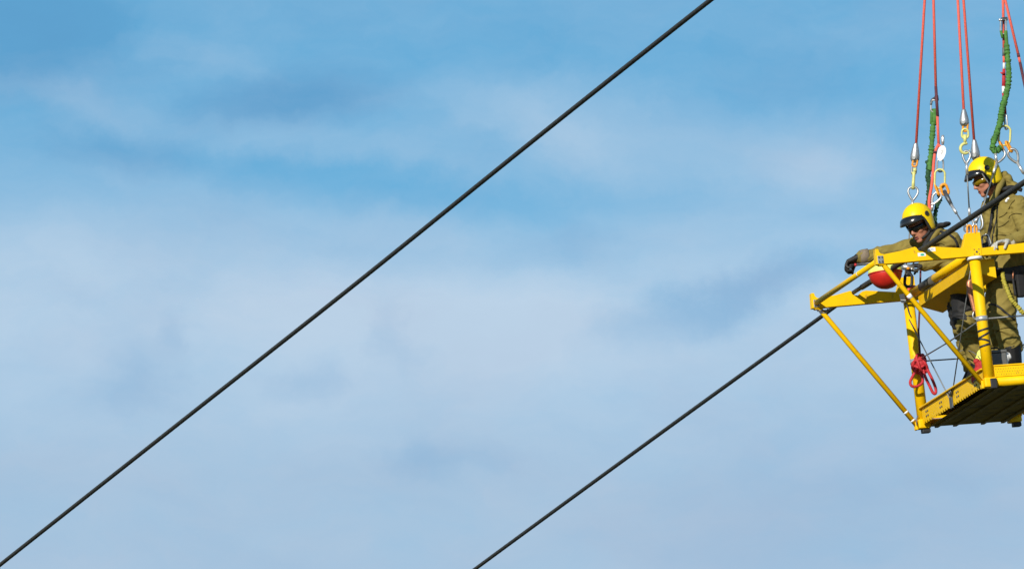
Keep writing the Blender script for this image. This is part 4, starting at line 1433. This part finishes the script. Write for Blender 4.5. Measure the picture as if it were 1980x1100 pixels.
# clamp tool and black snap hook below the near sleeve
T = thing('snap_hook', 'grey clamp with black snap hook hanging beside the near sleeve', 'hook', (-0.2466, 0.9500, 1.1500))
MB().tube([(-0.3004, 0.9500, 1.1703), (-0.2067, 0.9500, 1.1580)], 0.024, 16).build('clamp_body', 'steel', T)
MB().tube([(-0.2289, 0.9400, 1.1427), (-0.1746, 0.9400, 1.1266)], 0.016, 12).build('clamp_jaw', 'dark_steel', T)
MB().ell((-0.2601, 0.9200, 1.1492), (0.014, 0.014, 0.012)).build('gold_nut', 'orange', T)
MB().ell((-0.2305, 0.9200, 1.1431), (0.010, 0.010, 0.010)).build('steel_nut', 'bright_steel', T)
MB().tube([(-0.2482, 0.9500, 1.1375), (-0.2560, 0.9500, 1.0917)], 0.020, 10).build('swivel', 'strap', T)
oblong(T, (-0.2518, 0.9500, 1.1083), (-0.2684, 0.9500, 1.0084), 0.058, 0.0125, 'black_rubber', 'hook_body')

# red ring of rope round the rail end
rc = V3((-0.0383, 1.6600, 1.0769))
T = thing('rope_loop', 'small red rope loop round the far end of the rail', 'rope', rc)
MB().tube(spline([(0.0199, 1.6600, 1.1240), (-0.0228, 1.6200, 1.1232), (-0.0642, 1.5800, 1.0969), (-0.0775, 1.5800, 1.0596), (-0.0627, 1.6000, 1.0244), (-0.0178, 1.6400, 1.0081)], 6), 0.0125, 10).build('loop', 'red_rope', T)

# knotted hand line tied at the far post
kc = V3((0.0000, 1.7000, 0.5099))
T = thing('hand_line', 'knotted bright red rope with hanging loops in front of the far post', 'rope', (0.0860, 1.7200, 1.1952))
MB().tube([(0.1007, 1.7200, 1.2792), (0.0579, 1.7200, 0.9847), (0.0212, 1.7200, 0.7750), (0.0077, 1.7100, 0.5833)], 0.0085, 8).build('rope', 'dark_rope', T)
MB().tube([(0.0471, 1.7000, 0.9985), (0.0397, 1.7000, 0.9566)], 0.0115, 8).build('red_whipping', 'knot_red', T)
rnd = random.Random(21)
for k in range(7):
    nrm = V3((rnd.uniform(-1, 1), rnd.uniform(-1, 1), rnd.uniform(-0.6, 0.6)))
    pts = []
    ax, ay = frame(nrm)
    R_ = rnd.uniform(0.040, 0.058)
    cc = kc + V3((rnd.uniform(-0.02, 0.02), rnd.uniform(-0.02, 0.02), rnd.uniform(-0.03, 0.03)))
    for i in range(18):
        a = 2 * math.pi * i / 18
        pts.append(cc + ax * math.cos(a) * R_ + ay * math.sin(a) * R_ * 1.15 + nrm.normalized() * 0.012 * math.sin(2 * a + k))
    MB().tube(pts, 0.0115, 8, closed=True).build('knot_turn', 'knot_red', T)
MB().ell(kc, (0.045, 0.045, 0.055)).build('knot_core', 'knot_red', T)
for P_ in ([(-0.0386, 1.6900, 0.4683), (-0.0788, 1.6800, 0.4140), (-0.1115, 1.6800, 0.3612), (-0.1026, 1.6800, 0.3268), (-0.0642, 1.6800, 0.3200), (-0.0179, 1.6800, 0.3423), (-0.0046, 1.6800, 0.3795), (-0.0191, 1.6900, 0.4500)],
           [(0.0090, 1.6900, 0.4651), (0.0159, 1.6700, 0.3932), (0.0417, 1.6700, 0.3195), (0.0648, 1.6700, 0.2588), (0.0859, 1.6700, 0.2531), (0.0911, 1.6700, 0.2951), (0.0701, 1.6700, 0.3727), (0.0503, 1.6800, 0.4351), (0.0457, 1.6900, 0.4796)]):
    MB().tube(spline(P_, 6), 0.0118, 10).build('hanging_loop', 'knot_red', T)

# copper earthing braid inside the near post
T = thing('earthing_braid', 'copper braid strap hanging behind the near yellow post', 'braid', (0.0009, 0.1300, 0.8687))
MB().tube(spline([(0.0265, 0.1300, 0.8671), (0.0029, 0.1300, 0.8853), (-0.0257, 0.1300, 0.8621), (-0.0281, 0.1300, 0.8080), (-0.0171, 0.1300, 0.7239), (-0.0038, 0.1300, 0.6230)], 6), 0.021, 10, flat=(VIEW, 0.6)).build('braid', 'copper', T)
MB().tube(spline([(0.0046, 0.1200, 0.8540), (0.0044, 0.1200, 0.7831), (0.0086, 0.1200, 0.6786), (0.0057, 0.1200, 0.6205)], 6), 0.017, 10, flat=(VIEW, 0.6)).build('braid', 'copper', T)
MB().tube(spline([(-0.0156, 0.1300, 0.6321), (-0.0282, 0.1300, 0.5996), (-0.0185, 0.1300, 0.5739), (0.0118, 0.1200, 0.5659)], 5), 0.006, 8).build('clip', 'steel', T)

# yellow coiled lanyard on the belt of the standing worker
T = thing('coiled_lanyard', 'yellow bunched lanyard hanging from the standing worker belt', 'lanyard', (0.2705, 0.1700, 0.9302))
ruffled(T, [(0.2743, 0.1800, 0.9361), (0.2723, 0.1600, 0.8655), (0.2858, 0.1400, 0.7814), (0.3073, 0.1300, 0.7029), (0.3481, 0.1300, 0.6502), (0.3922, 0.1300, 0.5889), (0.4513, 0.1500, 0.5639), (0.5341, 0.2000, 0.6183), (0.5687, 0.2800, 0.7988)], 0.0165, 31, 'coil', 'webbing', 0.38, 0.022)

# things on the deck
T = thing('tool_case', 'grey tool case on the deck behind the near toe board', 'case', (0.17, 0.28, 0.1015))
MB().box((0.085, 0.20, 0.1015), (0.235, 0.36, 0.30)).build('case_body', 'tool_grey', T, 0.01)
MB().box((0.080, 0.195, 0.301), (0.240, 0.365, 0.325)).build('lid', 'tool_grey', T, 0.006)
MB().tube(spline([(0.12, 0.28, 0.325), (0.125, 0.28, 0.35), (0.195, 0.28, 0.35), (0.20, 0.28, 0.325)], 5), 0.007, 8).build('handle', 'strap', T)
T = thing('cloth_bundle', 'white cloth bundle beside the boot of the standing worker', 'cloth', (0.2322, 0.2400, 0.2074))
F = Flesh()
F.mass(V3((0.2387, 0.2600, 0.2441)), (0.030, 0.04, 0.060), None, 'sticker')
F.mass(V3((0.2627, 0.2700, 0.2736)), (0.026, 0.035, 0.035), None, 'sticker')
F.mass(V3((0.2239, 0.2600, 0.1950)), (0.035, 0.05, 0.045), None, 'sticker')
F.build('cloth', T, 0.006, 3, 0.01, 'sticker', seed=8)
T = thing('rope_bag', 'red bag with lime trim on the deck behind the near post', 'bag', (0.0461, 0.3500, 0.1695))
F = Flesh()
F.mass(V3((0.0592, 0.3400, 0.1959)), (0.045, 0.07, 0.075), None, 'red_bag')
F.mass(V3((0.0312, 0.3400, 0.1436)), (0.060, 0.08, 0.070), None, 'red_bag')
F.limb(V3((0.0565, 0.3400, 0.2086)), 0.022, V3((0.0225, 0.3300, 0.2716)), 0.020, 'red_bag')
F.build('bag', T, 0.006, 3, 0.012, 'red_bag', seed=9)
F = Flesh()
F.mass(V3((0.0678, 0.3500, 0.3099)), (0.030, 0.04, 0.045), None, 'ball_yellow')
F.mass(V3((0.0461, 0.3500, 0.2738)), (0.024, 0.035, 0.030), None, 'ball_yellow')
F.build('trim', T, 0.006, 3, 0.012, 'ball_yellow', seed=10)


for o in bpy.data.objects:
    if '_base' in o:
        del o['_base']
